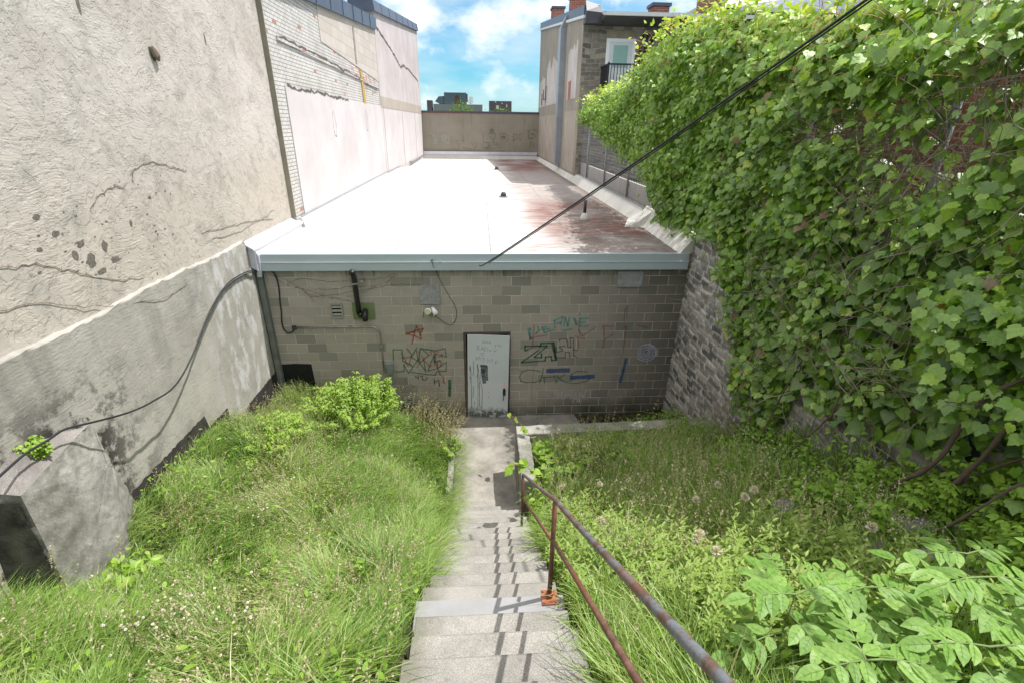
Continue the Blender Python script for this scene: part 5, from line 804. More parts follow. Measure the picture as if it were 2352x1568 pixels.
def bed(n,x0,x1,y0,y1,bias=1.0):
    u=rng.random(n)**bias; return rng.uniform(x0,x1,n),y0+(y1-y0)*u
# left bed
n=105000; x,y=bed(n,-4.34,-.40,.6,9.4,1.15); k=(x<-.60)|((y<6.6)&(y>3.2)&(rng.random(n)<.4)&(x<-.5)); k&=~((y<3.2)&(x>-.74)&(rng.random(n)<.6)); k&=~((y>8.85)&(x>-1.3)&(rng.random(n)<.8))
k&=~((x<-3.75)&(y>3.5)&(y<4.9)&(x+4.34<(4.9-y)*.4))
x,y=x[k],y[k]; n=len(x); f=field(x,y,1.3); f2=field(x*2.1,y*2.1,4)
L=np.clip(.33+.09*f+.05*field(x*2.6,y*2.6,3)+rng.normal(0,.10,n),.1,.75)*np.where(x>-.8,.85,1.0)*np.where((x<-3.2)&(y>3)&(y<5),.7,1); v=np.clip(.46+.11*f2+rng.normal(0,.2,n)+.1*(field(x*.8,y*.8,9)>.6),0,1)
grass('left_tall_grass',x,y,L,rng.uniform(.004,.010,n),v,np.clip(rng.normal(.68,.2,n),.1,1.1),M['grass'],'dense tall sunlit grass filling the left bank beside the stairs','grass')
# grass hanging over the stair edge
n=2300; y=rng.uniform(3.3,8.6,n); x=rng.uniform(-.70,-.46,n); grass('stair_edge_grass',x,y,rng.uniform(.25,.6,n),rng.uniform(.003,.006,n),np.clip(rng.normal(.55,.2,n),0,1),rng.uniform(.5,1,n),M['grass'],'long grass blades arching over the left edge of the steps','grass',ang=0.0-.35,spread=.6)
# seed heads: thin stems and feathery tops
def panicles(name,px,py,h,label,mat=None,ang=None,n_s=9,sz=.03,top=.16,cat='grass'):
    mat=mat or M['straw']
    n=len(px); pz=gz(px,py); a=field(px,py)*1.5+rng.normal(0,.8,n) if ang is None else ang+rng.normal(0,.5,n); lean=rng.uniform(.15,.6,n)
    base=np.stack([px,py,pz],-1); tipv=np.stack([np.cos(a)*lean,np.sin(a)*lean,np.ones(n)],-1); tipv=nrm(tipv)*h[:,None]; tip=base+tipv
    sd=np.stack([-np.sin(a),np.cos(a),np.zeros(n)],-1)*.0016; V=np.stack([base-sd,base+sd,tip],1).reshape(-1,3); T=(np.arange(n*3).reshape(-1,3))
    val=np.repeat(rng.uniform(0,.5,n),3); lv=Leaves()
    for j in range(n_s):
        t=1-top*rng.random(n)/h*1.0; pos=base+tipv*t[:,None]; d=nrm(unit(n)+tipv/h[:,None]*1.1); lv.add(SMALL,pos,d,unit(n),sz*rng.uniform(.6,1.3,n),rng.random(n))
    SV=np.concatenate(lv.V); ST=np.concatenate(lv.T); SA=np.concatenate(lv.A)
    o=npmesh(name,np.concatenate([V,SV]),np.concatenate([T,ST+len(V)]),mat,None,{'v':np.concatenate([val,SA])}); tag(o,label,cat,kind='stuff')
n=9000; x,y=bed(n,-4.2,-.62,1.0,9.2,1.1); k=(field(x*.9,y*.9,2.2)+rng.normal(0,.8,n))>.15; k&=~((x<-3.7)&(y>3.4)&(y<5)); x,y=x[k],y[k]; n=len(x)
panicles('left_grass_seed_heads',x,y,rng.uniform(.34,.56,n),'tan feathery seed heads above the left bank grass',n_s=10,sz=.019,top=.13)
n=420; x=rng.normal(-1.1,.35,n); y=rng.normal(8.7,.35,n); y=np.clip(y,7.8,9.3); x=np.clip(x,-2,-.6); panicles('seed_heads_near_door',x,y,rng.uniform(.5,.85,n),'long pale arching seed heads of grass left of the door',ang=-.2,n_s=14,sz=.022,top=.2)
# low broadleaf cover in the left bed
def cover(name,n,x0,x1,y0,y1,h0,h1,size,tpl,mat,label,bias=1.0,mask=None,cat='ground cover',flat=.8):
    x,y=bed(n,x0,x1,y0,y1,bias)
    if mask is not None: k=mask(x,y); x,y=x[k],y[k]
    n=len(x); z=gz(x,y)+rng.uniform(h0,h1,n); nr=nrm(unit(n)*flat+np.array([.25,-.1,1.0])); a=rng.uniform(0,6.283,n); tp=np.stack([np.cos(a),np.sin(a),rng.normal(-.15,.35,n)],-1)
    lv=Leaves(); lv.add(tpl,np.stack([x,y,z],-1),tp,nr,rng.uniform(*size,n),np.clip(rng.normal(.5,.22,n),0,1)); o=lv.build(name,mat); tag(o,label,cat,kind='stuff'); return o
cover('left_low_weeds',9000,-4.3,-.6,.8,9.3,.05,.30,(.03,.075),OVAL,M['bush'],'low broad leaved weeds scattered among the left grass',mask=lambda x,y:(field(x,y,7)+rng.normal(0,.9,len(x))>-.2)&~((x<-3.7)&(y>3.4)&(y<5)))
# right bed
inb=lambda x,y:(y<7.25)&~((y>6.1)&(x<.9))
n=75000; x,y=bed(n,.67,4.1,.4,7.3,1.05); k=inb(x,y)&((x<3.4+.3*field(x,y,3))|(rng.random(n)<.22)); x,y=x[k],y[k]; n=len(x); f=field(x,y,5)
grass('right_tall_grass',x,y,np.clip(.40+.08*f+rng.normal(0,.11,n),.1,.8),rng.uniform(.004,.011,n),np.clip(rng.normal(.56,.2,n),0,1),np.clip(rng.normal(.5,.22,n),.1,1),M['grass'],'tall grass growing in the right bank behind the handrail','grass')
cover('right_low_weeds',11000,.68,4.15,.4,7.25,.05,.34,(.04,.10),OVAL,M['bush'],'mixed broad leaved weeds under the vine wall on the right bank',mask=lambda x,y:inb(x,y)&((x>2.2)|(rng.random(len(x))<.35)))
n=1500; x,y=bed(n,.8,3.3,2.0,6.9); panicles('right_grass_seed_heads',x,y,rng.uniform(.4,.7,n),'scattered seed heads in the right bank grass',n_s=9,sz=.02,top=.14)
n=9000; x=rng.uniform(.9,3.9,n); y=rng.uniform(2.6,7.2,n); k=(field(x*1.4,y*1.4,8)+rng.normal(0,.7,n)>-.1)&(x<4.1-.25*(y<4)); x,y=x[k],y[k]; n=len(x)
grass('right_wild_grass',x,y,np.clip(rng.normal(.62,.15,n),.25,1.0),rng.uniform(.005,.012,n),np.clip(rng.normal(.5,.2,n),0,1),rng.uniform(.3,1.0,n),M['grass'],'long wild grass blades rising above the right bank weeds','grass')
n=700; x=rng.uniform(1.0,3.2,n); y=rng.uniform(2.8,7.0,n); panicles('right_tall_seed_heads',x,y,rng.uniform(.6,.85,n),'tall pale seed heads standing above the right bank',n_s=12,sz=.02,top=.16)
# weeds at the foot of block wall (right)
n=900; x=rng.uniform(2.0,4.15,n); y=rng.uniform(7.7,8.4,n); grass('wall_foot_grass',x,y,rng.uniform(.15,.5,n),rng.uniform(.004,.008,n),np.clip(rng.normal(.3,.15,n),0,1),rng.uniform(.2,.8,n),M['grass'],'sparse shaded grass behind the low retaining wall','grass')
cover('wall_foot_weeds',1500,2.6,4.2,7.65,8.9,.02,.45,(.04,.09),OVAL,M['bush'],'low shaded weeds in the corner by the rubble stone wall',mask=lambda x,y:(x>3.2+.5*np.sin(y*5)))

# ---------------------------------------------------------------- shrubs and plants
def stems_mesh(segs,r0,mat,parent,name='stem',n=5):
    m=MB()
    for P in segs: m.tube(P,[r0*(1-.6*i/(len(P)-1)) for i in range(len(P))],n,cap=False)
    return B(m,name,mat,parent,smooth=True)
def shrub(loc,label,nst,h,spread,lsize,mat,tpl=LANCE,pairs=7,name='leafy_shrub',cat='shrub',group=None,tri=True,r0=.006,droop=.3,lean=(0,0),val=(.3,1),dens=1):
    e=empty(name,loc,label,cat,group); lv=Leaves(); segs=[]; loc=np.array(loc,float)
    for s in range(nst):
        a=rng.uniform(0,6.283); sp=spread*math.sqrt(rng.random()); hh=h*(1-.55*(sp/spread)**2)*rng.uniform(.75,1.08)
        b=loc+np.array([math.cos(a)*sp*.35,math.sin(a)*sp*.35,-.05]); t=loc+np.array([math.cos(a)*sp+lean[0]*hh,math.sin(a)*sp+lean[1]*hh,hh]); mid=(b+t)/2+np.array([math.cos(a),math.sin(a),.6])*sp*.12
        P=[(1-u)**2*b+2*u*(1-u)*mid+u*u*t for u in (0,.3,.6,.85,1)]; segs.append([tuple(p) for p in P]); d=nrm(t-mid)
        for j in range(int(pairs)):
            u=.15+.85*(j+.5)/pairs; p=(1-u)**2*b+2*u*(1-u)*mid+u*u*t; az=rng.uniform(0,6.283)
            for k_ in range(4 if tri else 2):
                aa=az+k_*(1.571 if tri else 3.1416)+rng.normal(0,.25); od=np.array([math.cos(aa),math.sin(aa),rng.normal(.15,.2)]); sz=lsize*rng.uniform(.65,1.15)*(1.05-.45*u)
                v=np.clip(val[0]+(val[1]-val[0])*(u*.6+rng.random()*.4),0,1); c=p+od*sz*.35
                if tri:
                    for da,q in ((0,1),(.85,.8),(-.85,.8)):
                        td=np.array([math.cos(aa+da),math.sin(aa+da),-droop+rng.normal(0,.12)]); lv.add(tpl,c,td,np.array([0.1,-.1,1])+rng.normal(0,.25,3),sz*q,v)
                else: lv.add(tpl,c,np.array([od[0],od[1],-droop+rng.normal(0,.15)]),np.array([.1,-.1,1])+rng.normal(0,.25,3),sz,v)
    lf=lv.build('foliage',mat,e); lf.location=-Vector(loc); stems_mesh(segs,r0,M['stem'],e); return e
shrub((-2.55,8.35,-5.35),'large bright green leafy shrub in front of the block wall conduit',80,.95,1.0,.12,M['bush'],pairs=8,r0=.009)
shrub((-2.15,8.75,-5.4),'taller pointed leafy shrub shoot just below the small grey junction box',12,1.05,.35,.11,M['bush'],pairs=8)
shrub((-3.45,6.9,-4.95),'rounded bright green leafy shrub in the left grass near the render wall',52,.6,.72,.11,M['bush'],pairs=6)
shrub((-3.75,8.75,-5.35),'fine leaved weed clump in front of the black tar patch',30,.62,.5,.05,M['gold'],tpl=NARROW,pairs=10,name='weed_clump',cat='weed',tri=True)
shrub((-4.27,4.08,-2.93),'small bright plant growing on top of the concrete buttress',10,.2,.17,.07,M['bush'],tpl=OVAL,pairs=4,name='small_plant',cat='plant')
shrub((-3.35,3.55,-3.85),'broad leaved dock like plant at the foot of the buttress',6,.16,.26,.14,M['bush'],tpl=OVAL,pairs=3,name='broad_leaf_plant',cat='plant',tri=False)
shrub((-.62,8.05,-5.95),'small leafy sprig leaning over the walkway kerb',7,.3,.3,.075,M['bush'],tpl=OVAL,pairs=4,name='small_plant',cat='plant')
# vine sprig on the handrail end
def sprig(base,path,label,size,n,mat=M['bush'],tpl=GRAPE):
    e=empty('vine_sprig',base,label,'vine'); P=smoothpts(path,4); B(MB().tube(P,.0035,5,cap=False),'stem',plain('reddish vine stem',(.25,.12,.06)),e); lv=Leaves()
    for i in range(n):
        p=np.array(P[int((i+.5)/n*(len(P)-1))]); a=rng.uniform(0,6.28); lv.add(tpl,p+rng.normal(0,.02,3),np.array([math.cos(a),math.sin(a),-.35]),np.array([.1,-.5,1])+rng.normal(0,.3,3),size*rng.uniform(.55,1.15),rng.uniform(.5,1))
    o=lv.build('foliage',mat,e); o.location=-Vector(base); return e
sprig((.6,5.6,-4.6),[(.85,5.9,-4.9),(.7,5.6,-4.55),(.55,5.35,-4.22),(.45,5.3,-4.17),(.30,5.28,-4.2)],'grape vine sprig draped over the far end of the handrail',.12,13)
sprig((.9,7.0,-5.1),[(1.1,6.9,-5.2),(.8,7.2,-4.98),(.62,7.4,-4.85),(.45,7.6,-4.8)],'grape vine sprig trailing over the corner of the low retaining wall',.10,8)
# leafy vine patch right behind the low wall
cover('trailing_vine_leaves',900,.95,2.7,6.0,7.25,.15,.42,(.08,.14),GRAPE,M['bush'],'light green trailing grape leaves behind the low retaining wall',cat='vine')
cover('trailing_vine_leaves',420,.68,1.0,3.6,5.6,.05,.35,(.05,.09),LANCE,M['bush'],'bright weeds crowding the right edge of the lower steps',cat='weeds')
# goldenrod like weeds: upright stems with narrow whorled leaves
def goldenrods(name,n,x0,x1,y0,y1,label,h=(.35,.75),mat=M['gold'],mask=None,size=.085):
    x,y=bed(n,x0,x1,y0,y1)
    if mask is not None: k=mask(x,y); x,y=x[k],y[k]
    lv=Leaves(); n=len(x); z=gz(x,y); H_=rng.uniform(*h,n); ln=rng.normal(0,.12,(n,2)); 
    for j in range(22):
        u=(j+1)/22*np.ones(n); pos=np.stack([x+ln[:,0]*H_*u,y+ln[:,1]*H_*u,z+H_*u],-1); a=j*2.4+rng.uniform(0,.6,n)
        tp=np.stack([np.cos(a),np.sin(a),.55-.0*u+.5*(u-.5)],-1); lv.add(NARROW if size<.1 else LANCE,pos,tp,np.array([0,0,1.])+rng.normal(0,.2,(n,3)),size*(1.15-.6*u)*rng.uniform(.8,1.2,n),np.clip(.3+.55*u+rng.normal(0,.1,n),0,1))
    o=lv.build(name,mat); tag(o,label,'weeds',kind='stuff')
goldenrods('narrow_leaf_weeds',330,1.2,2.9,1.7,3.2,'pale green upright narrow leaved weeds right of the handrail',size=.10,h=(.3,.62),mask=lambda x,y:(y>1.7)&(x>.9+(3-y)*.2))
goldenrods('narrow_leaf_weeds',150,.72,1.5,2.6,4.8,'narrow leaved weeds leaning against the right side of the stairs',h=(.3,.55),size=.10)
goldenrods('narrow_leaf_weeds',90,1.6,3.4,3.6,6.8,'fine shaded weeds in the middle of the right bank',h=(.3,.7),size=.08)
goldenrods('kerb_hiding_weeds',260,1.3,4.1,6.3,7.2,'tall mixed weeds standing in front of the long leg of the low retaining wall',h=(.35,.75),size=.085)
n=5200; x=rng.uniform(1.2,4.15,n); y=rng.uniform(6.1,7.25,n); grass('kerb_hiding_grass',x,y,np.clip(rng.normal(.5,.14,n),.15,.9),rng.uniform(.004,.009,n),np.clip(rng.normal(.45,.2,n),0,1),rng.uniform(.2,.9,n),M['grass'],'tall grass in front of the long leg of the low retaining wall','grass')
# pinnate saplings in the right foreground
def sapling(loc,label,h,nl,lf,mat=M['sap'],lean=(0,0),ang=None):
    e=empty('ash_sapling',loc,label,'sapling','ash saplings in the right foreground'); loc=np.array(loc,float); lv=Leaves(); tp=loc+np.array([lean[0]*h,lean[1]*h,h]); segs=[[tuple(loc+(tp-loc)*u) for u in (0,.35,.7,1)]]
    for j in range(nl):
        u=.30+.70*(j/(nl-1)); p=loc+(tp-loc)*u
        for side in (0,1):
            a=(j*1.571+side*3.1416+rng.normal(0,.2)) if ang is None else ang+rng.normal(0,.8); RL=lf*3.0*rng.uniform(.8,1.1)*(1.1-.35*u); d=np.array([math.cos(a),math.sin(a),.25]); P=[p+d*RL*t+np.array([0,0,-.28*RL*t*t]) for t in (0,.35,.7,1)]; segs.append([tuple(q) for q in P])
            sdv=np.array([-math.sin(a),math.cos(a),0])
            for t in (.3,.52,.74):
                q=p+d*RL*t+np.array([0,0,-.28*RL*t*t])
                for sg in (1,-1): lv.add(OVALV,q,sdv*sg+d*.55+np.array([0,0,-.12]),np.array([.05,-.15,1])+rng.normal(0,.18,3),lf*rng.uniform(.85,1.15),np.clip(rng.normal(.6,.2),0,1))
            lv.add(OVALV,p+d*RL+np.array([0,0,-.28*RL]),d+np.array([0,0,-.35]),np.array([.05,-.1,1])+rng.normal(0,.15,3),lf*1.15,np.clip(rng.normal(.6,.2),0,1))
    o=lv.build('foliage',mat,e); o.location=-Vector(loc); stems_mesh(segs,.006,M['stem'],e)
SP=[(1.55,1.62,.80,.14,'large leaved ash sapling close to the lower end of the handrail'),(2.05,1.75,.72,.14,'broad pale ash sapling in the middle of the right foreground'),(2.5,1.62,.78,.14,'tall ash sapling near the bottom right corner'),(2.85,1.95,.72,.125,'ash sapling with drooping leaflets before the field rocks'),(1.75,1.30,.62,.135,'low ash sapling at the bottom edge beside the handrail'),(2.25,1.30,.60,.14,'low broad ash sapling at the bottom edge'),(1.95,2.15,.62,.11,'slender ash sapling among the narrow weeds'),(3.0,1.5,.95,.12,'ash sapling at the right edge reaching over the rocks')]
for x,y,h,s_,l in SP: sapling((x,y,float(gz(x,y))-.1),l,h,5,s_*.85)
# shaded shrubs on the right slope
for i,(x,y,h,s_,l,t_) in enumerate([(3.3,3.05,.62,.11,'shaded leafy shrub above the field rocks',OVAL),(3.6,3.9,.65,.10,'shaded shrub with light leaves under the leaning trunks',OVAL),(3.15,4.6,.45,.08,'small shaded shrub halfway up the right bank',LANCE),(3.9,3.0,.62,.09,'dark shrub hugging the rubble stone wall by the dark cavity',LANCE),(3.75,5.3,.45,.08,'small dark shrub below the bare vine stems',OVAL),(3.4,3.5,.42,.10,'spreading low shrub beside the rock pile',OVAL),(3.95,2.5,.5,.09,'fine leaved shrub at the right edge by the wall',LANCE),(3.7,6.2,.4,.07,'low dark shrub at the base of the hanging vines',OVAL),(3.95,8.2,.7,.07,'dark shrub at the foot of the bare stone wall corner',OVAL)]):
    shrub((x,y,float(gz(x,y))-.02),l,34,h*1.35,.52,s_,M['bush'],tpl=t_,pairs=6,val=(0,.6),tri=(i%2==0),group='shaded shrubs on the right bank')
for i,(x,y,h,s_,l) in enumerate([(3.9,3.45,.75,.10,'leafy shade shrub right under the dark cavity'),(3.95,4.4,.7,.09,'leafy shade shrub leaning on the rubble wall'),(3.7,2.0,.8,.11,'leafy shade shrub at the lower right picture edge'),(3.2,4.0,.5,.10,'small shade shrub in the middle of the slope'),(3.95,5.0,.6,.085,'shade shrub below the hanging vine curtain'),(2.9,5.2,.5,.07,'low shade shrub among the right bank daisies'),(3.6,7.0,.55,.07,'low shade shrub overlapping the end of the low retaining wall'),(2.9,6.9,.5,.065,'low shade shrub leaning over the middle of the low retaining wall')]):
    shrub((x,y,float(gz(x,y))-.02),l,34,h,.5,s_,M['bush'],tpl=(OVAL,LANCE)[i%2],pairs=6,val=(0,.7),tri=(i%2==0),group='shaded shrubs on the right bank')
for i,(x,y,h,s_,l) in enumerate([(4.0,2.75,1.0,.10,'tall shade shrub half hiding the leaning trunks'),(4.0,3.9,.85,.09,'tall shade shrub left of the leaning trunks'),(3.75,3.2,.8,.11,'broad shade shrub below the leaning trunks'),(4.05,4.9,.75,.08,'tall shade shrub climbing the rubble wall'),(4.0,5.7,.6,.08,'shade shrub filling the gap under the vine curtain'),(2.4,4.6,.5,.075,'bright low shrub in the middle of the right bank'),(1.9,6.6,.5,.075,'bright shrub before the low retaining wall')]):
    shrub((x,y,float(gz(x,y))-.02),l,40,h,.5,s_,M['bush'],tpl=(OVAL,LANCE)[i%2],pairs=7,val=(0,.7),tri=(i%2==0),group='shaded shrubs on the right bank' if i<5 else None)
# field rocks
def rock(loc,sx,sy,sz,label,seed):
    r=random.Random(seed); me=bpy.data.meshes.new('field_rock'); import bmesh; bm=bmesh.new(); bmesh.ops.create_icosphere(bm,subdivisions=3,radius=1)
    ax=[Vector((r.gauss(0,1),r.gauss(0,1),r.gauss(0,1))).normalized() for _ in range(9)]; dd=[r.uniform(.55,.9) for _ in ax]
    for v in bm.verts:
        p=v.co.copy()
        for a,d in zip(ax,dd):
            t=p.dot(a)
            if t>d: p-=a*(t-d)
        v.co=Vector((p.x*sx,p.y*sy,p.z*sz))
    bm.to_mesh(me); bm.free(); o=link('field_rock',me,None,M['rock']); o.location=loc; o.rotation_euler=(r.uniform(-.3,.3),r.uniform(-.3,.3),r.uniform(0,3)); tag(o,label,'rock','field rocks at the foot of the right wall')
rock((3.35,2.35,-3.0),.42,.28,.2,'large flat lit grey rock behind the foreground leaves',1); rock((3.75,2.3,-2.98),.3,.3,.2,'grey rock at the right edge beside the large flat rock',2); rock((3.15,2.75,-3.15),.25,.2,.16,'small dark rock left of the large flat rock',3); rock((3.5,2.85,-3.1),.3,.22,.2,'rounded shaded rock uphill of the large flat rock',4); rock((3.05,3.5,-3.42),.22,.16,.15,'half hidden shaded rock higher on the bank',5); rock((3.9,2.75,-3.05),.28,.22,.2,'shaded rock against the rubble stone wall',6)
# ---------------------------------------------------------------- grape vine over the wall and fence
VT=np.array([[1.0,1.15],[2.5,1.25],[4,1.2],[6,1.20],[7,1.30],[7.7,1.40],[9.05,1.72],[10.4,1.88],[11.7,1.90],[13.4,1.85],[14.3,1.45],[14.9,1.05],[16,1.05],[18.5,1.0],[21,.85],[21.9,.65]])
VB=np.array([[1.0,-2.5],[2.9,-2.6],[3.2,-2.6],[3.6,-2.7],[4.0,-2.8],[4.35,-3.0],[4.9,-3.1],[5.1,-2.85],[5.4,-3.2],[5.6,-3.8],[6.1,-4.2],[6.5,-4.1],[6.85,-3.5],[7.15,-2.75],[7.4,-2.2],[7.8,-1.72],[9.6,-1.85],[10.8,-2.0],[11.7,-1.5],[12.7,-.8],[14.8,-.75],[18.2,-.15],[21,.35],[21.9,.6]])
def bulge(y,z): return .30+.13*np.sin(y*1.3+z*1.1)+.10*np.sin(y*2.9-z*2.3+1)+.05*np.sin(y*6.1+z*5.2)+.12*np.clip(z+1,0,2)*np.clip((14-y)/3,0,1)
lv=Leaves(); tw=[]
def vleaves(n,y0,y1,size,tpl,vmul=1.0,depthj=.16,keep=None,val=(.45,.2)):
    y=rng.uniform(y0,y1,n); zt=np.interp(y,VT[:,0],VT[:,1]); zb=np.interp(y,VB[:,0],VB[:,1])+.14*np.sin(y*9)+.1*np.sin(y*23); u=rng.random(n); z=zb+(zt-zb)*u
    dt=zt-z; b=bulge(y,z)*np.clip(.35+(z-zb)*.9,.35,1)
    cl=.5+.5*np.sin(y*4.1+z*3.7+np.sin(z*5.1-y*2.2)*1.5); x=4.30-b*(.55+.45*cl)+.48*np.exp(-(dt/.28)**2)*1.2; x=x+rng.normal(0,depthj,n)*.7; z=z+rng.normal(0,.04,n)
    # thinner foliage where bare stems show
    hole=np.maximum(np.exp(-(((y-5.0)/1.5)**2+((z+.05+.12*np.sin(y*3))/.36)**2)),.75*np.exp(-(((y-4.4)/1.2)**2+((z+1.9)/.3)**2))); low=np.clip(1-(z-zb)/.9,0,1)*.62*(y<5.4); p=1-.9*hole-low-.62*(cl<.2)*(dt>.35)
    k=rng.random(n)<p; y,z,x,dt=y[k],z[k],x[k],dt[k]; n=len(y)
    nr=np.stack([-.5+.4*np.exp(-(dt/.3)**2)+rng.normal(0,.33,n),-.22+rng.normal(0,.35,n),.85+rng.normal(0,.3,n)],-1)
    tp=np.stack([-.55+rng.normal(0,.45,n),-.15+rng.normal(0,.5,n),-.75+rng.normal(0,.35,n)],-1)
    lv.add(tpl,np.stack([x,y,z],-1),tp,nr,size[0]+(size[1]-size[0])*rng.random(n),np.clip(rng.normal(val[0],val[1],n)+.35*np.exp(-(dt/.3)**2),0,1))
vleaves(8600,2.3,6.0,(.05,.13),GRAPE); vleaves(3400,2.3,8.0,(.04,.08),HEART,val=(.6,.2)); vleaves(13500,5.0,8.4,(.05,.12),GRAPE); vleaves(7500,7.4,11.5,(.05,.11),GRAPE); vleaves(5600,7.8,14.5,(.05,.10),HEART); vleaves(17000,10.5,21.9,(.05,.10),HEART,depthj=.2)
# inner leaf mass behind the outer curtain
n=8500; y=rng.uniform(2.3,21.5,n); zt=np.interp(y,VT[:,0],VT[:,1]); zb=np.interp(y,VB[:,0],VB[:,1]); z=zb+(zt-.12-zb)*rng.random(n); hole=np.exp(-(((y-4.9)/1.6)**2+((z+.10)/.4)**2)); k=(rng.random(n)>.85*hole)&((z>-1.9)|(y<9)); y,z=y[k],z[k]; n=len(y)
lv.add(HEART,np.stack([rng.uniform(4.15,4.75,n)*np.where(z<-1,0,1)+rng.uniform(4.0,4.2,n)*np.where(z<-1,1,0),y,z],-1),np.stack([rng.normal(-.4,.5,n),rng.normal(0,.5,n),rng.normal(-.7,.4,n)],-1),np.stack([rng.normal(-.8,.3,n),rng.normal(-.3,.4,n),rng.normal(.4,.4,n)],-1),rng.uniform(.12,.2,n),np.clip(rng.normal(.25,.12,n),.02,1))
# ragged sprays above the top edge
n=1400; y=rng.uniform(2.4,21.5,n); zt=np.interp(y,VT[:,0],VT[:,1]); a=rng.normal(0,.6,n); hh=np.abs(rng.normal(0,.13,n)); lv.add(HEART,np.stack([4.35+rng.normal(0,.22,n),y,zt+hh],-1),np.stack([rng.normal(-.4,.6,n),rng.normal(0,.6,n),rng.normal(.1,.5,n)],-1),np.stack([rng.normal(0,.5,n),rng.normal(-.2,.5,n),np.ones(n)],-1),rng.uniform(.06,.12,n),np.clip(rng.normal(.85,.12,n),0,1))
vine=empty('grape_vine',(4.2,6,-4.6),'huge tangled grape vine covering the right stone wall and fence','vine')
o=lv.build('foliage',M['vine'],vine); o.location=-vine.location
# twigs: bare tangled stems
m=MB()
def twig(p,d,L,r,k=5,sag=.3):
    P=[Vector(p)]; d=Vector(d).normalized()
    for i in range(k): 
        d=(d+Vector((random.gauss(0,.22),random.gauss(0,.28),random.gauss(-.05,.22)))).normalized(); P.append(P[-1]+d*L/k)
    m.tube(P,[r*(1-.55*i/k) for i in range(k+1)],4,cap=False)
for i in range(950):
    y=random.gauss(4.9,1.4); z=random.gauss(-.2,.5); y=min(max(y,2.4),8); twig((4.12+random.uniform(-.18,.1),y,z),(random.gauss(0,.15),random.gauss(.3,.6),random.gauss(.2,.9)),random.uniform(.4,1.2),random.uniform(.002,.006))
for i in range(260):
    y=random.uniform(3.2,7.6); z=random.uniform(-3.3,-1.4) ; twig((4.0+random.uniform(-.3,.15),y,z),(random.gauss(0,.3),random.gauss(.1,.6),random.gauss(.3,.8)),random.uniform(.4,1.1),random.uniform(.002,.007))
for i in range(90):
    y=random.uniform(5.6,6.6); z=random.uniform(-4.6,-3.9); twig((3.7+random.uniform(-.2,.3),y,z),(random.gauss(0,.3),random.gauss(.1,.5),random.gauss(.5,.6)),random.uniform(.4,1.0),random.uniform(.002,.005))
B(m,'bare_twigs',M['twig'],vine)
m=MB(); rs=plain('reddish young tendrils',(.38,.17,.07))
for i in range(240):
    y=random.uniform(2.5,14); zt=float(np.interp(y,VT[:,0],VT[:,1])); z=zt-random.uniform(-.1,.8); x=4.3-float(bulge(y,z))-.02; twig((x,y,z),(random.gauss(-.5,.4),random.gauss(0,.7),random.gauss(.1,.5)),random.uniform(.15,.4),.003,4)
B(m,'young_tendrils',rs,vine)
def trunk(P,r,lab=None):
    Q=smoothpts(P,5); mm=MB(); mm.tube([q+Vector((random.gauss(0,.002),random.gauss(0,.003),0)) for q in Q],[TR*r*(1-.45*i/len(Q))*(1+.18*math.sin(i*1.7)+random.uniform(-.1,.1)) for i in range(len(Q))],9); o=B(mm,'trunk',M['bark'],vine,smooth=True)
    if lab: o['label']=lab
TR=.45
trunk([(3.55,3.45,-3.5),(3.7,3.28,-2.95),(3.82,3.12,-2.55),(3.9,3.05,-1.9),(4.0,2.75,-1.4),(4.1,2.4,-.6)],.05,'thick leaning trunk left of the dark cavity')
trunk([(3.7,3.05,-3.2),(3.85,2.88,-2.45),(3.9,2.8,-1.95),(3.95,2.65,-1.5),(4.05,2.5,-.6)],.045); trunk([(3.6,3.2,-3.2),(3.9,2.9,-2.55),(4.0,2.7,-2.2),(4.05,2.4,-1.9)],.03)
trunk([(3.45,2.75,-3.1),(3.62,2.6,-2.65),(3.75,2.45,-2.2),(3.9,2.2,-1.9)],.028,'smooth grey branch rising at the right edge')
trunk([(3.6,4.75,-3.9),(3.75,4.45,-3.2),(3.85,4.35,-2.85),(3.95,4.15,-2.3),(4.0,4.0,-1.9),(4.1,3.7,-1.2)],.03); trunk([(3.8,4.3,-2.9),(3.95,4.45,-2.4),(4.05,4.6,-1.8)],.018); trunk([(3.75,5.3,-3.9),(3.9,5.25,-3.0),(4.0,5.1,-2.2),(4.1,5.0,-1.3)],.022); trunk([(3.85,4.05,-2.4),(3.75,3.6,-2.15),(3.7,3.2,-2.0),(3.7,2.8,-1.8)],.014,'long bare branch reaching to the right')
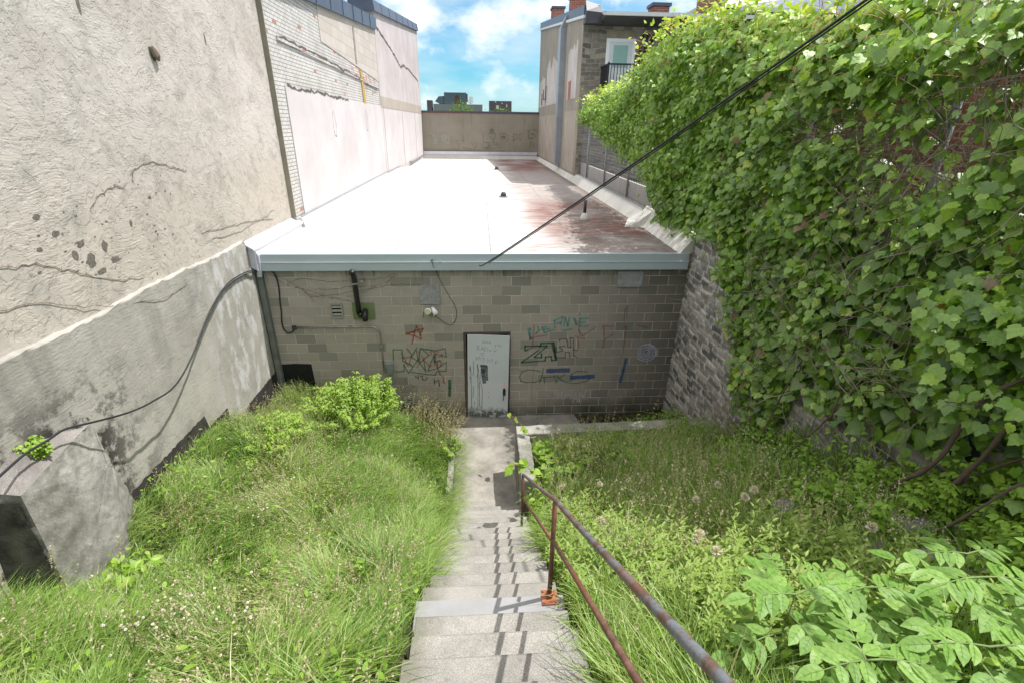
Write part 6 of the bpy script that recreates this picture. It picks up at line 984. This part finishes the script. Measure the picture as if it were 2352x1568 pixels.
# ---------------------------------------------------------------- dry creeper traces on walls
def creeper(pts,x_or_y,axis,w=.0035,parent_label='',n=1):
    mm=MB(); P=smoothpts(pts,6); mm.tube([p+Vector((random.gauss(0,.002),random.gauss(0,.01),random.gauss(0,.01))) for p in P],w,4,cap=False)
    for p in P[::2]:
        for s_ in range(2):
            d=Vector((0,random.gauss(0,1),random.gauss(0,1))) if axis=='x' else Vector((random.gauss(0,1),0,random.gauss(0,1))); d.normalize(); mm.tube([p,p+d*random.uniform(.02,.05)],w*.5,3,cap=False)
    return mm
for P,l in (([(-4.392,6.75,-.72),(-4.392,6.85,-.58),(-4.392,7.2,-.53),(-4.392,7.7,-.62),(-4.392,8.0,-.70)],'short dry creeper stem arching on the upper stucco wall'),([(-4.392,5.9,-.95),(-4.392,6.2,-.78),(-4.392,6.6,-.75)],'short dry creeper stem lower left on the stucco wall'),([(-4.392,4.6,-1.25),(-4.392,5.0,-1.33),(-4.392,5.4,-1.52),(-4.392,5.9,-1.75),(-4.38,6.4,-1.85)],'long dry creeper stem entering from the left edge'),([(-4.39,4.4,-1.6),(-4.39,4.9,-1.7),(-4.375,5.5,-1.95),(-4.33,6.5,-2.2),(-4.33,7.2,-2.2)],'dry creeper stem crossing onto the grey render'),([(-4.392,8.0,-1.62),(-4.392,8.8,-1.68),(-4.392,9.6,-1.75),(-4.392,10.3,-1.8),(-4.392,10.9,-1.72)],'dry creeper stem near the metal cap'),([(-4.392,8.3,-1.78),(-4.392,9.2,-1.85),(-4.392,10,-1.8),(-4.392,10.8,-1.9)],'lower dry creeper stem near the metal cap')):
    tag(creeper(P,0,'x').build('dry_creeper',M['twig']),l,'creeper stem','dry creeper stems on the left wall')
e=empty('dry_creeper',(-3,9.49,-3),'thin dry creeper stems spread across the block wall below the fascia','creeper')
mm=MB()
for P in ([(-4.15,9.49,-2.7),(-3.8,9.49,-2.95),(-3.3,9.49,-3.1),(-2.9,9.49,-3.25),(-2.62,9.49,-3.3)],[(-4.1,9.49,-2.7),(-3.6,9.49,-3.0),(-3.35,9.49,-3.3)],[(-3.75,9.49,-2.9),(-3.5,9.49,-2.82),(-2.9,9.49,-2.88),(-2.2,9.49,-2.85),(-1.7,9.49,-2.75)],[(-3.7,9.49,-3.0),(-3.1,9.49,-3.05),(-2.6,9.49,-3.0),(-2.0,9.49,-2.95),(-1.7,9.49,-2.76)],[(-3.4,9.49,-3.2),(-2.9,9.49,-3.15),(-2.3,9.49,-3.05),(-1.8,9.49,-2.95),(-1.2,9.49,-2.95)],[(-3.5,9.49,-3.12),(-3.0,9.49,-3.22),(-2.5,9.49,-3.15),(-2.1,9.49,-3.0)]):
    c=creeper(P,0,'y',.0032); b=len(mm.v); mm.v+=c.v; mm.f+=[tuple(b+i for i in f) for f in c.f]
B(mm,'stems',M['twig'],e)
# ---------------------------------------------------------------- flowers and seed globes, each plant its own thing
def daisies(x,y,label,n=9,h=.42,sp=.10,grp='fleabane flower clusters'):
    z=float(gz(x,y)); e=empty('fleabane_plant',(x,y,z),label,'flowering plant',grp); segs=[]; c=np.array([x,y,z])
    for i in range(n):
        t=c+np.array([rng.normal(0,sp),rng.normal(0,sp),h*rng.uniform(.85,1.08)]); segs.append([tuple(c+np.array([0,0,h*.4])),tuple((c+t)/2+np.array([0,0,.06])),tuple(t)])
        nn=nrm(np.array([rng.normal(0,.25),-.35+rng.normal(0,.2),1.])); lv=Leaves(); u_=nrm(np.cross(nn,[1,0.1,0])); w_=np.cross(nn,u_)
        for k_ in range(12):
            q=k_*.5236; lv.add(SMALL,t,math.cos(q)*u_+math.sin(q)*w_,nn,.0105 if x<0 else .0145,rng.random())
        o=lv.build('flower_head',M['petal'],e); o.location=-Vector((x,y,z)); hd=MB().tube([tuple(t),tuple(t+nn*.004)],.0045,6).build('flower_centre',yel,o)
    segs.append([(x,y,z),(x,y,z+h*.42)]); stems_mesh(segs,.0025,M['stem'],e,n=4)
yel=plain('yellow disc',(.5,.36,.04))
def globe(x,y,label,h=.6,r=.038):
    z=float(gz(x,y)); e=empty('seed_globe_plant',(x,y,z),label,'seed head','round tan seed globes'); c=np.array([x+rng.normal(0,.05),y+rng.normal(0,.05),z+h]); lv=Leaves(); u=unit(150)
    lv.add(SMALL,c+u*r*.45,u+rng.normal(0,.2,(150,3)),unit(150),r*rng.uniform(.5,.8,150),rng.random(150)); o=lv.build('fluff',M['fluff'],e); o.location=-Vector((x,y,z)); stems_mesh([[(x,y,z),((x+c[0])/2,(y+c[1])/2,z+h*.5),tuple(c)]],.0028,M['stem'],e,n=4)
daisies(-2.55,4.52,'three pale fleabane blossoms in the middle of the left grass',n=8)
daisies(-2.55,5.39,'fleabane blossoms high in the left grass',n=6)
daisies(-2.44,2.79,'pink white fleabane cluster in the lower left grass',n=9)
daisies(-2.17,2.49,'smaller fleabane cluster below the pink white one',n=7)
daisies(-2.12,2.66,'fleabane cluster right of the pink white one',n=9)
daisies(-1.75,2.46,'single fleabane cluster in the lower left centre',n=8)
daisies(-2.40,2.32,'dense white flower cluster near the lower left corner',n=16)
daisies(-1.65,2.16,'tiny fleabane cluster near the bottom left',n=4)
daisies(-1.72,6.69,'fleabane blossoms below the large leafy shrub',n=6)
daisies(-1.76,4.07,'sparse fleabane blossoms near the step edge',n=5)
daisies(3.04,5.06,'fleabane cluster in the shaded right grass',n=8)
daisies(2.92,4.52,'fleabane spray right of the pale weeds',n=9)
daisies(3.90,5.51,'fleabane cluster below the hanging vines',n=10)
daisies(3.50,4.73,'large fleabane cluster below the hanging vines',n=9)
daisies(3.71,4.74,'rightmost fleabane cluster under the vines',n=8)
daisies(1.81,4.56,'fleabane cluster beside the handrail far end',n=9)
daisies(1.76,5.97,'fleabane blossoms behind the low retaining wall',n=7)
daisies(2.05,2.79,'fleabane blossoms in the middle of the right bank',n=5)
daisies(1.96,4.75,'few fleabane blossoms left of the seed globes',n=5)
globe(2.75,4.88,'round tan seed globe in shaded grass below the vines')
globe(2.46,3.93,'large tan seed globe in the centre of the right bank')
globe(2.06,3.73,'tan seed globe left of the large one')
globe(2.39,3.32,'tan seed globe right of the large one')
globe(2.52,3.29,'rightmost of the paired tan seed globes')
globe(2.80,2.55,'large tan seed globe near the field rocks')
globe(1.09,3.36,'tan seed globe just right of the handrail')
globe(1.32,4.70,'tan seed globe by the handrail bend')
globe(1.66,2.72,'tan seed globe above the pale narrow weeds')
globe(1.60,2.34,'tan seed globe among the pale narrow weeds')
globe(1.73,2.72,'small tan seed globe in the pale weeds')
globe(1.03,5.21,'tan seed globe near the far handrail post')
# tall orchard grass stalks
def stalk(x,y,h,label,lean=(0,0),z=None):
    z=float(gz(x,y)) if z is None else z; e=empty('seeding_grass_stalk',(x,y,z),label,'grass stalk','tall seeding grass stalks'); b=np.array([x,y,z]); t=b+np.array([lean[0]*h,lean[1]*h,h]); P=[tuple(b+(t-b)*u+np.array([0,0,.0])) for u in (0,.4,.75,1)]; stems_mesh([P],.003,M['straw'] if 0 else M['stem'],e,n=4); lv=Leaves()
    for i in range(60):
        u=rng.uniform(.72,1.0); cl=round(u*14)/14; p=b+(t-b)*cl+rng.normal(0,.012,3)+np.array([lean[0],lean[1],0])*0; lv.add(SMALL,p,np.array([rng.normal(),rng.normal(),1.2]),unit(1)[0],.016,rng.random())
    o=lv.build('seed_head',M['straw'],e); o.location=-Vector((x,y,z))
for x,y,h,l,le in ((2.05,7.15,.85,'tall seeding stalk in front of the sprayed white letters',(-.12,0)),(2.25,7.1,.95,'taller seeding stalk beside it on the right',(.05,0)),(2.75,7.1,1.15,'tallest seeding stalk reaching the lavender spiral',(.25,0)),(3.2,7.15,.75,'seeding stalk near the corner of the stone wall',(.3,0)),(1.75,7.15,.55,'short seeding stalk leaning left over the low wall',(-.5,0)),
 (-3.55,2.75,.75,'seeding stalk in front of the shaded buttress face',(-.1,.1)),(-3.4,2.9,.85,'taller seeding stalk in front of the lit buttress face',(.08,.1)),(-3.3,3.3,.8,'seeding stalk leaning across the buttress',(.2,.05)),(2.75,2.7,.75,'seeding stalk left of the field rocks',(-.2,0)),(2.95,2.75,.65,'seeding stalk just before the field rocks',(.05,0)),(3.1,2.6,.6,'short seeding stalk over the large flat rock',(.1,.05)),(2.65,2.9,.6,'thin seeding stalk in the shaded grass',(-.15,0))): stalk(x,y,h,l,le)
# blue can by the wall
m=MB(); m.tube([(0,0,0),(0,0,.01),(0,0,.11),(0,0,.12)],[.026,.032,.032,.026],14); o=m.build('drink_can',M['litter'],smooth=True); o.location=(2.62,8.0,-6.02); o.rotation_euler=(.2,1.2,.6); tag(o,'crumpled blue drink can on the litter behind the low wall','can')
# ---------------------------------------------------------------- trees beyond the cross wall
def tree(x,y,z0,h,w,n,label,sd):
    e=empty('small_tree',(x,y,z0),label,'tree','trees beyond the cross wall'); lv=Leaves(); segs=[[(x,y,z0),(x,y,z0+h*.6)]]
    for i in range(26):
        d=unit(1)[0]; d[2]=abs(d[2])*.8+.1; c=np.array([x,y,z0+h*.62])+d*np.array([w,w*.7,h*.38])*rng.uniform(.5,1); segs.append([(x,y,z0+h*.45),tuple(c)])
        q=c+rng.normal(0,1,(n//26,3))*np.array([w*.17,w*.15,h*.07]); lv.add(SMALL,q,unit(len(q)),unit(len(q))+[0,0,.8],.16*rng.uniform(.6,1.2,len(q)),rng.random(len(q)))
    o=lv.build('crown',M['tree'],e); o.location=-Vector((x,y,z0)); stems_mesh(segs,.06,M['bark'],e,'trunk')
tree(-1.7,52,-3.5,5.4,1.7,2600,'light green tree top in front of the slate rooftop unit',1); tree(1.9,53,-3.5,5.1,1.9,2200,'light green tree top in front of the brown grey rooftop unit',2); tree(-3.6,53,-3.6,4.7,1.2,900,'low wisp of tree behind the cross wall at the left',3)
